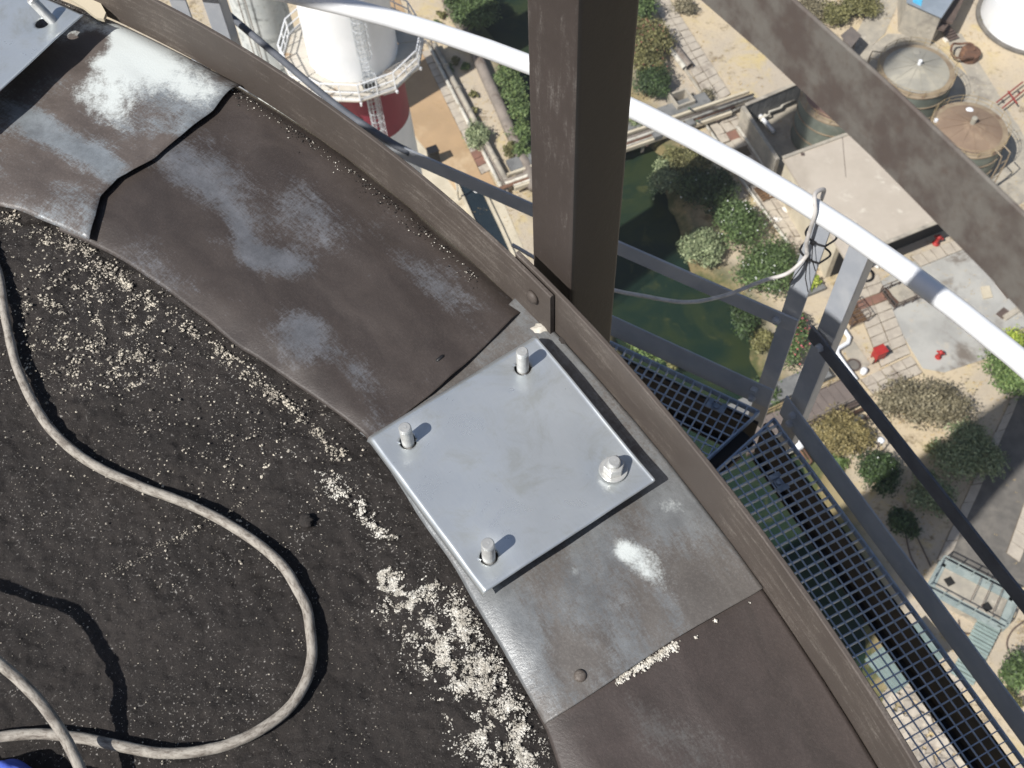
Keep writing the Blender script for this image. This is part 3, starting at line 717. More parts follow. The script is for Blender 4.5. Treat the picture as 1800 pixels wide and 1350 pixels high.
# box post carrying the upper rail, with its foot plates
P1 = at(1004, 497, 0.10); P0 = at(931, 424, 0.10)
e0 = np.array([math.cos(R_(128)), math.sin(R_(128))]); e1 = np.array([math.cos(R_(38)), math.sin(R_(38))])
BW = 0.103
def make_post(name, p1, e0, e1, label, z1=1.55):
    t = empty(name, [p1[0], p1[1], -0.3], label, 'post', 'box posts carrying the upper rail')
    c = np.array([p1[0], p1[1]]) + (e0 + e1) * BW / 2
    v, f, uv = [], [], []
    prof = []
    rad = 0.010
    for sx, sy, a in ((-1, -1, 180), (1, -1, 270), (1, 1, 0), (-1, 1, 90)):
        for q in np.linspace(0, 90, 5):
            aa = R_(a + q); prof.append((sx * (BW / 2 - rad) + rad * math.cos(aa), sy * (BW / 2 - rad) + rad * math.sin(aa)))
    m = len(prof); zs = [-0.35, 0.2, 0.7, 1.1, z1]; per = np.cumsum([0] + [math.hypot(prof[(k + 1) % m][0] - prof[k][0], prof[(k + 1) % m][1] - prof[k][1]) for k in range(m)])
    for z in zs:
        for k, (x, y) in enumerate(prof):
            q = c + e0 * x + e1 * y; v.append((q[0], q[1], z)); uv.append((z * 1.0, per[k]))
    flip = (e0[0] * e1[1] - e0[1] * e1[0]) < 0
    for i in range(len(zs) - 1):
        for k in range(m):
            q = i * m; k2 = (k + 1) % m; F = (q + k, q + k2, q + m + k2, q + m + k); f.append(tuple(reversed(F)) if flip else F)
    f.append(tuple((len(zs) - 1) * m + k for k in range(m)))
    mb = MB(); mb.v = v; mb.f = f; o = mb.build('box_section', M['post'], t, smooth=True, uv=uv)
    o.data.materials.append(M['post_shade_side'])                 # shaded side of the post painted darker than the sooty rest
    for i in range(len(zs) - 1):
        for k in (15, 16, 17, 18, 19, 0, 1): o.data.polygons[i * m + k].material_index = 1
    return t, c
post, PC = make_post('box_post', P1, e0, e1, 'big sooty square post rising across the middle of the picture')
th_p = pol(PC)[1]
# upper rail: mottled flat ring bar above the rim, close to the eye
arc_bar('upper_rail', 'upper', 3.372, 0.812, 0.887, 0.004, R_(-75), R_(140), 'mottled brown upper rail bar, out of focus across the top right corner', 'rail')
for k, (th, lab) in enumerate(((th_p - R_(45), 'sooty square post on the rim beyond the lower right corner'),)):
    c1 = ring(3.39, th); n0 = np.array([math.cos(th), math.sin(th)]); n1 = np.array([-math.sin(th), math.cos(th)])
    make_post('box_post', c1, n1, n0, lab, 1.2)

# ------------------------------------------------------------------ stainless plates and studs
def make_plate(name, corners, z, holes, label, hole_r=0.0135, warp=0.003, n=120):
    P = [np.array(c) for c in corners]
    cen = sum(P) / 4
    t = empty(name, [cen[0], cen[1], z], label, 'metal plate', 'square stainless plates on the chimney rim')
    def B(u, v): return (P[0] * (1 - u) + P[1] * u) * (1 - v) + (P[3] * (1 - u) + P[2] * u) * v
    g = [[B(i / n, j / n) for j in range(n + 1)] for i in range(n + 1)]
    side = np.linalg.norm(P[1] - P[0])
    H = [np.array(h) for h in holes]
    vs_, uv = [], []
    for i in range(n + 1):
        for j in range(n + 1):
            p = g[i][j].copy(); u, v_ = i / n, j / n
            for h in H:
                d_ = p[:2] - h[:2]; r = np.linalg.norm(d_)
                if abs(r - hole_r) < side / n * 0.75 and r > 1e-6: p[:2] = h[:2] + d_ / r * hole_r
            zz = z + warp * (1.5 * nz(u * 2.2, v_ * 2.2, 3) + 0.15 * nz(u * 7, v_ * 7, 5))
            for h in H:
                r = np.linalg.norm(p[:2] - h[:2]); zz -= 0.0050 * math.exp(-(r / 0.030) ** 2)
            d4 = [u, 1 - u, v_, 1 - v_]
            for k, (d_, fold) in enumerate(zip(d4, EDGE_FOLD[name + label[:6]])):
                w = (0.05, 0.012, 0.020, 0.014)[k]
                if d_ < w: zz += fold * (1 - d_ / w) ** 1.6
            vs_.append((p[0], p[1], zz)); uv.append((u, v_))
    f = []
    for i in range(n):
        for j in range(n):
            c = (g[i][j] + g[i + 1][j + 1]) / 2
            if any(np.linalg.norm(c[:2] - h[:2]) < hole_r for h in H): continue
            q = i * (n + 1) + j; f.append((q, q + n + 1, q + n + 2, q + 1))
    mb = MB(); mb.v = vs_; mb.f = f
    o = mb.build('sheet', M['plate'], t, smooth=True, uv=uv)
    if o.data.polygons[0].normal.z < 0: o.data.flip_normals()
    s = o.modifiers.new('solid', 'SOLIDIFY'); s.thickness = 0.003; s.offset = -1
    return t
EDGE_FOLD = {}
ZP = 0.043
def P_(x, y, z=ZP): return at(x, y, z)
k1 = 'stainless_plate' + 'shiny '
EDGE_FOLD[k1] = (-0.016, -0.002, -0.010, 0.002)
corn = [P_(640, 763), P_(848, 1044), P_(1152, 845), P_(935, 584)]
pl1 = make_plate('stainless_plate', corn, ZP, [P_(717, 775), P_(859, 977), P_(919, 645), P_(1078, 826)], 'shiny square stainless plate with four studs in the middle of the rim')
def stud(px, py, lean, h, label, nut=False, zb=ZP, r=0.0098):
    b = at(px, py, zb)
    t = empty('stud', [b[0], b[1], 0.0], label, 'bolt', 'threaded studs standing through the plates')
    ax = np.array([lean[0], lean[1], 1.0]); ax /= np.linalg.norm(ax)
    s, nv = basis(ax); v, f = [], []
    pts, rs = [], []
    z = -zb * 0.95 if abs(lean[0]) < 0.1 else -0.01; pitch = 0.0022; k = 0
    while z < h - 0.006:
        pts.append(b + ax * z); rs.append(r if k % 2 else r * 0.93); z += pitch / 2; k += 1
    pts += [b + ax * (h - 0.004), b + ax * (h - 0.0014), b + ax * h, b + ax * (h + 0.0004)]; rs += [r * 0.98, r * 0.97, r * 0.84, r * 0.82]
    mb = MB(); mb.tube(pts, r, 24, True, rs); mb.build('threaded_rod', M['stain_stud'], t)
    mb = MB(); mb.lathe(b + ax * (h + 0.0002), [(r * 0.3, 0.0008), (0.0, 0.0005)], 12); mb.build('centre_mark', M['stain_stud'], t)
    if nut:
        mb = MB(); mb.lathe([b[0], b[1], zb], [(0.011, 0.0002), (0.021, 0.0002), (0.0215, 0.0014), (0.021, 0.003), (0.011, 0.003)], 32); mb.build('washer', M['stain_stud'], t)
        mb = MB()
        hexp = [(b[0] + 0.0162 * math.cos(R_(60 * q + 12)), b[1] + 0.0162 * math.sin(R_(60 * q + 12))) for q in range(6)]
        mb.prism(hexp, zb + 0.0035, zb + 0.0195); mb.build('nut', M['stain_stud'], t, bevel=0.0012)
    return t
stud(717, 775, (0.0, 0.02), 0.042, 'steel stud at the left corner of the middle stainless plate')
stud(859, 977, (0.02, 0.0), 0.046, 'steel stud near the lowest corner of the middle stainless plate')
stud(919, 645, (0.0, 0.0), 0.046, 'steel stud near the top corner of the middle stainless plate, beside the rim bar')
stud(1078, 826, (0.0, 0.0), 0.030, 'steel stud with nut and washer at the right corner of the middle plate', nut=True)
# second plate, top left
ZQ = 0.075
K = at(147, 27, ZQ); E1 = (at(0, 160, ZQ) - K); E1 /= np.linalg.norm(E1); E2 = np.array([-E1[1], E1[0], 0]); E2 = E2 if E2[1] > 0 else -E2
k2 = 'stainless_plate' + 'second'
EDGE_FOLD[k2] = (0.0, 0.0, 0.004, 0.0)
b2 = K + E1 * 0.055 + E2 * 0.06
make_plate('stainless_plate', [K, K + E1 * 0.33, K + E1 * 0.33 + E2 * 0.33, K + E2 * 0.33], ZQ, [b2], 'second stainless plate cut off by the top left corner of the picture', n=90)
_pp = at(91, 34, ZQ)
t_ = stud(91, 36, (-0.42, 0.05), 0.055, 'leaning dark stud in the plate at the top left corner', zb=ZQ)
lp = [at(x, y, 0.03)[:2] for x, y in ((118, -30), (150, -14), (176, 4), (186, 22), (182, 33), (170, 31), (146, 12), (120, -4))]
mb = MB(); mb.prism(lp, 0.022, 0.03); tag(mb.build('lug_plate', M['conc_pale'], None), 'pale rounded lug between the top left plate and the rim bar', 'lug')
# screw and slot on the sheets
sl = at(774, 630, 0.0145); mb = MB(); e_ = at(782, 624, 0.0145) - at(766, 637, 0.0145); e_ /= np.linalg.norm(e_)
mb.tube([sl - e_ * 0.009, sl - e_ * 0.006, sl + e_ * 0.006, sl + e_ * 0.009], 0.0035, 10, True, [0.001, 0.0035, 0.0035, 0.001]); tag(mb.build('slot_shade', M['black'], None, smooth=True), 'small black sliver standing for the dark slot in the long sooty sheet', 'slot')  # black solid painting the dark inside of a slot
s0 = at(1020, 1188, 0.008)
mb = MB(); mb.lathe(s0, [(0.009, 0), (0.0088, 0.002), (0.006, 0.0045), (0.0, 0.005)], 18)
tag(mb.build('screw_head', M['strip'], None, smooth=True, uv=[(v[0], v[1]) for v in mb.v]), 'small rounded screw head in the corner of the scuffed grey sheet', 'screw')

# ------------------------------------------------------------------ grit, crumbs, hose
def grit(name, mat, pts, smin, smax, zbase, label=None, seed=1, flat=0.7):
    r = np.random.default_rng(seed); v, f = [], []
    oct_ = np.array([(1, 0, 0), (-1, 0, 0), (0, 1, 0), (0, -1, 0), (0, 0, 1), (0, 0, -1)], float)
    of = [(0, 2, 4), (2, 1, 4), (1, 3, 4), (3, 0, 4), (2, 0, 5), (1, 2, 5), (3, 1, 5), (0, 3, 5)]
    allv = []; allf = []
    for n_, (x, y) in enumerate(pts):
        s = smin + (smax - smin) * r.random() ** 3.0
        a = r.random() * 6.28; c, s_ = math.cos(a), math.sin(a)
        q = oct_ * (s * np.array([0.7 + 0.6 * r.random(), 0.7 + 0.6 * r.random(), flat])) * (0.75 + 0.5 * r.random((6, 1)))
        q = np.stack([q[:, 0] * c - q[:, 1] * s_, q[:, 0] * s_ + q[:, 1] * c, q[:, 2]], -1)
        q += [x, y, zbase(x, y) + s * 0.35]
        allv.append(q); allf += [tuple(i + 6 * n_ for i in t) for t in of]
    mb = MB(); mb.v = [tuple(p) for p in np.concatenate(allv)]; mb.f = allf
    return tag(mb.build(name, mat), label, None, None, 'stuff')
def roofz(x, y): return -0.010
def scatter_band(poly, width, n, seed, clump=0.5, z=0.0):
    r = np.random.default_rng(seed); P = [at(x, y, z)[:2] for x, y in poly]; W = width
    seg = [np.linalg.norm(P[i + 1] - P[i]) for i in range(len(P) - 1)]; tot = sum(seg); out = []
    while len(out) < n:
        d_ = r.random() * tot; i = 0
        while i < len(seg) - 1 and d_ > seg[i]: d_ -= seg[i]; i += 1
        e = (P[i + 1] - P[i]) / seg[i]; nrm = np.array([-e[1], e[0]])
        w = W[i] + (W[i + 1] - W[i]) * d_ / seg[i]
        p = P[i] + e * d_ + nrm * r.normal() * w * 0.5
        if nz(p[0] * 38, p[1] * 38, seed) * 0.7 + nz(p[0] * 110, p[1] * 110, seed + 3) * 0.5 > r.random() * 0.9 - clump: 
            if math.hypot(p[0] - C0[0], p[1] - C0[1]) < r_in(pol(p)[1]) - 0.002: out.append(p)
    return out
pts = scatter_band([(668, 1000), (720, 1070), (790, 1150), (850, 1260), (915, 1380)], [0.018, 0.040, 0.046, 0.044, 0.050], 8500, 3, 0.14)
pts += scatter_band([(745, 1010), (800, 1070), (870, 1190), (935, 1330)], [0.012, 0.018, 0.02, 0.022], 3800, 4, 0.16)
pts += scatter_band([(505, 785), (560, 830), (620, 880), (690, 950)], [0.014, 0.018, 0.016, 0.01], 1500, 5, 0.1)
grit('loose_grit', M['crumb'], pts, 0.0005, 0.0019, roofz, seed=5, flat=0.5)
pts = scatter_band([(-10, 372), (150, 440), (255, 520), (400, 625), (500, 705), (600, 800)], [0.02, 0.02, 0.014, 0.014, 0.012, 0.014], 2300, 6, 0.15)
pts += scatter_band([(20, 420), (120, 520), (200, 610), (230, 680)], [0.14, 0.16, 0.1, 0.06], 3000, 7, 0.0)
pts += scatter_band([(0, 480), (200, 560), (420, 720), (560, 900)], [0.3, 0.3, 0.25, 0.2], 1300, 8, 0.2)
grit('pale_grit', M['pebble'], pts, 0.0005, 0.0028, roofz, seed=6)
pts = scatter_band([(0, 800), (250, 1000), (500, 1100), (750, 1300)], [0.5, 0.5, 0.45, 0.4], 2600, 9, 0.35)
pts += scatter_band([(180, 1010), (270, 960), (400, 900), (470, 830)], [0.006, 0.01, 0.008, 0.01], 260, 10, 0.2)
grit('fine_grit', M['pebble'], pts, 0.0004, 0.0014, roofz, seed=7)
# foam crumbs below the lapped end of the bare sheet, and grit along the rolled outer edge
r_ = np.random.default_rng(21); pts = []
for k in range(420):
    u = r_.random(); a = at(1085 + 105 * u, 1196 - 62 * u, 0.004); pts.append(a[:2] + r_.normal(size=2) * 0.0035)
for (x, y) in ((1212, 1104), (1225, 1118), (1318, 1060), (1256, 1092), (1088, 1200), (636, 728), (668, 735), (640, 740)):
    for k in range(3): pts.append(at(x, y, 0.004)[:2] + r_.normal(size=2) * 0.0015)
grit('foam_crumbs', M['crumb'], pts, 0.0010, 0.0028, lambda x, y: 0.004, seed=8)
pts = []
for k in range(5200):
    th = TH_J + 0.04 + (R_(88) - TH_J) * r_.random(); r0 = 3.336 - abs(r_.normal()) * 0.012
    p = ring(r0, th)
    if nz(p[0] * 20, p[1] * 20, 2) + 0.35 > r_.random() * 0.9: pts.append(p[:2])
grit('rim_grit', M['mortar'], pts, 0.0008, 0.0026, lambda x, y: 0.0125 - max(0, (math.hypot(x - C0[0], y - C0[1]) - 3.315) / 0.04) ** 2 * 0.02, seed=9)
pts = []
for k in range(650):
    th = TH_J + 0.05 + (R_(88) - TH_J) * r_.random(); p = ring(3.334 - abs(r_.normal()) * 0.012, th); pts.append(p[:2])
grit('rim_flakes', M['crumb'], pts, 0.0007, 0.0020, lambda x, y: 0.0145 - max(0, (math.hypot(x - C0[0], y - C0[1]) - 3.315) / 0.04) ** 2 * 0.02, seed=10)
# mortar plugs at the gap by the joint
for i, (x, y, s, lab) in enumerate(((955, 578, 0.012, 'pale mortar smear wedged between the sheet seam and the rim bar'), (992, 598, 0.010, 'small grey mortar lump beside the top corner of the stainless plate'), (538, 915, 0.011, 'small brown mortar lump on the roof right of the hose'))):
    c = at(x, y, 0.006 if i < 2 else -0.004); mb = MB(); vs_ = []; n1, n2 = 10, 14
    for a in range(n1 + 1):
        for b in range(n2):
            th, ph = math.pi * a / n1, 2 * math.pi * b / n2; d_ = np.array([math.sin(th) * math.cos(ph), math.sin(th) * math.sin(ph), math.cos(th) * 0.6])
            vs_.append(c + d_ * s * (1 + 0.45 * nz(d_[0] * 2 + i * 5, d_[1] * 2, d_[2] * 2)) * (np.array([1.7, 0.8, 1]) if i == 0 else 1))
    fs = [(a * n2 + b, (a + 1) * n2 + b, (a + 1) * n2 + (b + 1) % n2, a * n2 + (b + 1) % n2) for a in range(n1) for b in range(n2)]
    mb.add(vs_, fs); tag(mb.build('mortar_lump', M['crumb'] if i == 0 else M['mortar'], None, smooth=True), lab, 'debris')

def hose(pix, r, label, name, lead=None):
    P = smoothpath([at(x, y, z) for x, y, z in pix], 14); n = len(P); seg = 16
    for i, p in enumerate(P): P[i] = p + np.array([0.0012 * nz(i * 0.13, 1), 0.0012 * nz(i * 0.13, 5), 0])
    mb = MB(); rs = [r * (1 + 0.05 * nz(i * 0.3, 9)) for i in range(n)]
    mb.tube(P, r, seg, True, rs); uv = []; s = 0
    for i in range(n):
        if i: s += np.linalg.norm(P[i] - P[i - 1])
        for j in range(seg): uv.append((s, abs(j / seg - 0.5) * 2 * 0.3))
    return tag(mb.build(name, M['rope'], None, smooth=True, uv=uv), label, 'hose', 'worn grey hose lying on the tarred roof')
zz = 0.004
hose([(-40, 400, zz), (-6, 470, zz), (10, 560, zz), (32, 650, zz), (80, 742, zz), (150, 808, zz), (240, 852, zz), (335, 888, zz), (422, 934, zz), (492, 990, zz), (534, 1058, zz), (548, 1130, zz), (540, 1192, zz), (504, 1248, zz), (440, 1292, zz), (365, 1318, zz), (285, 1324, zz), (205, 1310, zz), (140, 1297, zz), (60, 1290, zz), (-40, 1302, zz), (-120, 1330, zz)], 0.0076, 'worn grey hose laid in a long loop over the dark roof', 'hose')
hose([(-520, 1010, 0.17), (-330, 1040, 0.155), (-160, 1085, 0.135), (-70, 1112, 0.125), (0, 1166, 0.108), (60, 1222, 0.088), (104, 1280, 0.062), (136, 1340, 0.045), (170, 1420, 0.03)], 0.0074, 'raised end of hose crossing over the loop in the lower left corner', 'hose')
# blue cloth in the bottom left corner
def make_cloth():
    v, f = [], []; n, m = 60, 40
    a = at(-60, 1330, 0.02); b = at(205, 1374, 0.0); c = at(-60, 1480, 0.02)
    for i in range(n + 1):
        for j in range(m + 1):
            u, w = i / n, j / m; p = a + (b - a) * u + (c - a) * w
            h = 0.03 * math.sin(math.pi * min(1, w * 3.0 + 0.05)) ** 0.7 * (1 - u ** 3) + 0.018 * nz(u * 5, w * 5, 2) * (1 - u) + 0.006 * nz(u * 14, w * 14, 5)
            if w < 0.08: h *= w / 0.08
            v.append((p[0] + 0.006 * nz(u * 6, w * 3, 8), p[1] + 0.010 * nz(u * 5, w * 4, 9), 0.0 + max(0, h) + 0.004))
    for i in range(n):
        for j in range(m):
            q = i * (m + 1) + j; f.append((q, q + m + 1, q + m + 2, q + 1))
    mb = MB(); mb.v = v; mb.f = f; o = mb.build('blue_cloth', M['blue_cloth'], None, smooth=True)
    s = o.modifiers.new('solid', 'SOLIDIFY'); s.thickness = 0.002
    tag(o, 'crumpled bright blue cloth at the lower left corner below the hose', 'cloth')
make_cloth()

# ================================================================== PLATFORM BELOW THE RIM
ZGR = -2.5; HALF = R_(15.75); TCOR = R_(42.4)
TCS = {-2: (R_(-3.9), R_(15.4), 4.735), -1: (R_(26.9), R_(15.4), 4.735), 0: (R_(59.2), R_(16.75), 4.685), 1: (R_(92.7), R_(16.75), 4.70)}
corners = [R_(-19.3), R_(11.5), TCOR, R_(75.9), R_(109.4)]
def side_frame(k):                       # direction of a side of the platform, its half angle and its distance from the axis
    tc, hf, ap = TCS[k]
    return tc, np.array([math.cos(tc), math.sin(tc), 0]), np.array([-math.sin(tc), math.cos(tc), 0]), hf, ap
CC = np.array([C0[0], C0[1], 0])
plat_labels = {0: 'dark grating panel behind the big post, left of the seam by the railing posts', -1: 'long blue grey grating panel running down to the bottom right corner', 1: 'grating panel hidden behind the rim towards the top left', -2: 'grating panel past the bottom right corner'}
for k in (0, -1):
    tc, n_, t_, HALF_, AP = side_frame(k)
    g = empty('grating_panel', CC + n_ * 4.0 + [0, 0, ZGR], plat_labels[k], 'grating', 'steel grating panels of the platform')
    n0, n1 = 3.28, AP - 0.045; tg = math.tan(HALF_); pitch = 0.0412; gap = 0.026
    mb = MB()
    nn = n0 + pitch
    while nn < n1 - 0.01:
        w = nn * tg - gap; mb.bar(CC + n_ * nn - t_ * w + [0, 0, ZGR], CC + n_ * nn + t_ * w + [0, 0, ZGR], 0.0038, 0.008); nn += pitch
    s_ = -1.40
    while s_ < 1.40:
        lo = max(n0, (abs(s_) + gap) / tg)
        if lo < n1 - 0.02: mb.bar(CC + n_ * lo + t_ * s_ + [0, 0, ZGR - 0.012], CC + n_ * n1 + t_ * s_ + [0, 0, ZGR - 0.012], 0.0042, 0.028)
        s_ += pitch
    tag(mb.build('grid_bars', M['grate'], g), kind='stuff')
    mb = MB()
    wi, wo_ = n0 * tg - gap, n1 * tg - gap
    A, B, C_, D = (CC + n_ * n0 - t_ * wi, CC + n_ * n0 + t_ * wi, CC + n_ * n1 + t_ * wo_, CC + n_ * n1 - t_ * wo_)
    for a, b in ((A, B), (B, C_), (C_, D), (D, A)): mb.bar(a + [0, 0, ZGR - 0.01], b + [0, 0, ZGR - 0.01], 0.007, 0.034)
    mb.build('edge_frame', M['grate'], g)
    for px, py in (((1259, 714),) if k == 0 else ((1369, 848),)):
        c = at(px, py, ZGR + 0.012)
        for s2 in (-1, 1):
            mb = MB(); mb.box(c + t_ * 0.030 * s2 + [0, 0, 0.004], t_ * 0.022, n_ * 0.05, [0, 0, 0.006]); mb.build('clip', M['clip'], g)
        mb = MB(); mb.box(c - [0, 0, 0.006], t_ * 0.042, n_ * 0.034, [0, 0, 0.006]); mb.build('clip', M['clip'], g)
        mb = MB(); mb.lathe(c, [(0.012, -0.003), (0.012, 0.008), (0.0, 0.009)], 14); mb.build('clip_bolt', M['clip'], g)
# supporting steelwork
pf = empty('platform_steelwork', CC + [0, 0, -2.9], 'dark steel beams carrying the grating below the rim', 'steelwork')
for k in (-2, -1, 0, 1):
    tc, n_, t_, HALF_, AP = side_frame(k)
    for nn, d_, off in ((AP - 0.070, 0.25, 0.0), (3.30, 0.22, 0.0)):
        ww = nn * math.tan(HALF_) - 0.004
        mb = MB(); mb.bar(CC + n_ * nn - t_ * ww + [0, 0, ZGR - 0.045 - d_ / 2], CC + n_ * nn + t_ * ww + [0, 0, ZGR - 0.045 - d_ / 2], 0.014, d_)
        mb.bar(CC + n_ * (nn - 0.02) - t_ * (ww - 0.02) + [0, 0, ZGR - 0.045 - d_], CC + n_ * (nn - 0.02) + t_ * (ww - 0.02) + [0, 0, ZGR - 0.045 - d_], 0.035, 0.010)
        mb.build('ring_beam', M['dark_beam'], pf)
for th in corners:
    c, s_ = math.cos(th), math.sin(th); r0, r1 = 3.0, 4.74
    mb = MB(); mb.bar(ring(r0, th, ZGR - 0.14), ring(r1, th, ZGR - 0.14), 0.016, 0.20); mb.bar(ring(r0, th, ZGR - 0.045), ring(r1, th, ZGR - 0.045), 0.09, 0.014); mb.build('radial_beam', M['dark_beam'], pf)
    mb = MB(); mb.bar(ring(2.9, th, ZGR - 1.9), ring(4.6, th, ZGR - 0.25), 0.08, 0.08); mb.build('knee_brace', M['dark_beam'], pf)
# railing round the platform
rl = empty('platform_railing', CC + [0, 0, ZGR], 'grey platform railing with white tubular handrail outside the rim', 'railing')
ZH = -1.35
def arc_tube(r, z, a0, a1, tr, seg=60):
    mb = MB(); mb.tube([np.array([-2.527 + r * math.cos(a), -1.24 + r * math.sin(a), z]) for a in np.linspace(a0, a1, seg + 1)], tr, 20, True); return mb
RH = 4.955
hand = arc_tube(4.98, ZH, R_(-35), R_(114), 0.036).build('handrail', M['white'], rl, smooth=True)
def angle_post(th, side):
    r = 4.935; n_ = np.array([math.cos(th), math.sin(th), 0]); t_ = np.array([-math.sin(th), math.cos(th), 0]); base = ring(r, th, 0)
    mb = MB(); z0, z1 = ZGR - 0.28, ZH - 0.03; zc = (z0 + z1) / 2; h = z1 - z0
    mb.box(base + [0, 0, zc], t_ * 0.078, n_ * 0.009, [0, 0, h])
    mb.box(base + t_ * side * 0.0345 + n_ * 0.032 + [0, 0, zc], t_ * 0.009, n_ * 0.055, [0, 0, h - 0.002])
    mb.build('rail_post', M['galv'], rl, bevel=0.002)
    for zb in (-1.85,):
        pass
DTH = R_(0.92)
for th in corners:
    for s_ in (-1, 1): angle_post(th + s_ * DTH, s_)
for k in (-2, -1, 0, 1):
    tc, n_, t_, HALF_, AP = side_frame(k)
    for nm, ap, z, h, th_ in (('knee_rail', AP + 0.004, -1.90, 0.080, 0.010), ('toe_rail', AP + 0.004, -2.45, 0.150, 0.008)):
        w = ap * math.tan(HALF_) - 0.020
        mb = MB(); mb.bar(CC + n_ * ap - t_ * w + [0, 0, z], CC + n_ * ap + t_ * w + [0, 0, z], th_, h)
        o = mb.build(nm, M['galv_dark' if (nm == 'knee_rail' and k < 0) else 'galv'], rl, bevel=0.002)  # knee rails towards lower right carry their shade as darker colour
        for s_ in (-1, 1):
            for dz in ((0,) if nm == 'knee_rail' else (-0.035, 0.035)):
                c = CC + n_ * (ap - 0.005) + t_ * s_ * (w - 0.075) + [0, 0, z + dz]
                mb = MB(); mb.tube([c, c - n_ * 0.010, c - n_ * 0.022], 0.017, 6, True, [0.017, 0.017, 0.012]); mb.build('bolt_head', M['galv'], o)
mb = MB(); mb.tube(smoothpath([at(330, -42, -1.72), at(372, 0, -1.74), at(480, 92, -1.78), at(592, 186, -1.82), at(680, 246, -1.86), at(720, 268, -1.88)], 6), 0.016, 10)
tag(mb.build('steel_rod', M['galv_dark'], None, smooth=True), 'thin curved steel rod passing in front of the pale chimney at the top left', 'rod')
# cable tied to the first post
def z_cable(): pass
cb = smoothpath([at(1418, 440, -1.52) , at(1416, 452, -1.55), at(1385, 480, -1.60), at(1340, 494, -1.64), at(1272, 520, -1.68), at(1205, 531, -1.68), at(1130, 520, -1.66), at(1072, 508, -1.62), at(990, 480, -1.56), at(900, 430, -1.5)], 8)
up_ = smoothpath([ring(RH + 0.05, pol(at(1437, 352, ZH))[1], ZH - 0.02), ring(RH + 0.045, pol(at(1437, 352, ZH))[1], ZH + 0.035), ring(RH - 0.01, pol(at(1437, 352, ZH))[1], ZH + 0.058), at(1433, 372, ZH + 0.04), at(1426, 398, ZH - 0.03), at(1418, 425, -1.46)], 6)
mb = MB(); mb.tube(up_ + cb, 0.0072, 10); tag(mb.build('cable', M['rope_cable'], None, smooth=True), 'pale cable tied to the railing post and sagging across the canal view', 'cable')
th1 = TCOR + DTH
for i, (zt, lab) in enumerate(((-1.47, 'upper black cable tie round the railing post'), (-1.565, 'lower black cable tie with long tails round the railing post'))):
    n_ = np.array([math.cos(th1), math.sin(th1), 0]); t_ = np.array([-math.sin(th1), math.cos(th1), 0]); base = ring(4.935, th1, zt)
    pr = [(-0.042, -0.008), (0.0, -0.016), (0.042, -0.008), (0.046, 0.05), (0.0, 0.064), (-0.046, 0.05), (-0.042, -0.008)]
    pts = [base + t_ * a + n_ * b + [0, 0, 0.008 * abs(a) / 0.05] for a, b in pr]
    t = empty('cable_tie', base, lab, 'cable tie', 'black cable ties on the railing post')
    mb = MB(); mb.tube(smoothpath(pts, 5), 0.004, 6); mb.build('strap', M['black'], t)
    h = base - n_ * 0.019; mb = MB(); mb.box(h, t_ * 0.016, n_ * 0.012, [0, 0, 0.014]); mb.build('buckle', M['black'], t)
    for q in ((-0.05, -0.13), (0.03, -0.17)) if i else ((-0.05, -0.10),):
        mb = MB(); mb.tube([h, h + t_ * q[0] * 0.5 + [0, 0, q[1] * 0.5] - n_ * 0.02, h + t_ * q[0] + [0, 0, q[1]] - n_ * 0.015], 0.0020, 5); mb.build('tail', M['black'], t)

# thin summer haze between the chimney head and the ground
def make_haze():
    m = bpy.data.materials.new('haze'); m.use_nodes = True; nt = m.node_tree; nt.nodes.clear()
    o_ = nt.nodes.new("ShaderNodeOutputMaterial"); pv = nt.nodes.new("ShaderNodeVolumePrincipled")
    pv.inputs['Density'].default_value = 0.0004; pv.inputs['Color'].default_value = (0.92, 0.94, 1.0, 1); pv.inputs['Anisotropy'].default_value = 0.2
    nt.links.new(pv.outputs[0], o_.inputs['Volume'])
    z0, z1 = ZG - 3.6, 1.8
    mb = MB(); mb.box([0, 0, (z0 + z1) / 2], [1900, 0, 0], [0, 1900, 0], [0, 0, z1 - z0]); tag(mb.build('haze', m), kind='stuff')
make_haze()

# ================================================================== BUILDINGS, TANKS
def flat(p, z): return np.array([p[0], p[1], z])
# flat-roofed store with its bund walls
HB = 5.0
A_, B_, C_, D_ = (gp(1376, 278, HB), gp(1588, 200, HB), gp(1722, 361, HB), gp(1487, 456, HB))
bt = empty('store_building', flat((A_ + C_) / 2, ZG), 'low building with a wide flat beige roof crossed by the upper rail', 'building')
cen = (A_ + B_ + C_ + D_) / 4
def inset(p, d): q = p - cen; return p - q / np.linalg.norm(q) * d
mb = MB(); mb.prism([q[:2] for q in (inset(A_, 0.3), inset(B_, 0.3), inset(C_, 0.3) - V * 1.5, inset(D_, 0.3) - V * 1.5)], ZG, ZG + HB - 0.25); mb.build('wall', M['conc_pale'], bt)
mb = MB(); mb.prism([p[:2] for p in (A_, B_, C_, D_)], ZG + HB - 0.28, ZG + HB); mb.build('roof_slab', M['conc_roof'], bt)
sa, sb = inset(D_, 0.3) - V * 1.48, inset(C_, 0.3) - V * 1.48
mb = MB(); mb.bar(sa + (sb - sa) * 0.04 - [0, 0, HB * 0.5 + 0.2], sb - (sb - sa) * 0.04 - [0, 0, HB * 0.5 + 0.2], 0.06, HB - 0.5); mb.build('overhang_shade', M['dark'], bt)  # dark panel painting in the shade below the roof overhang
for a, b in ((A_, B_), (D_, C_)):
    mb = MB(); mb.bar(a + [0, 0, 0.06], b + [0, 0, 0.06], 0.32, 0.14); mb.build('parapet', M['conc'], bt)
mb = MB(); mb.bar(gp(1480, 232, HB + 0.006), gp(1487, 312, HB + 0.006), 0.05, 0.008); mb.build('roof_joint', M['brown_metal'], bt)
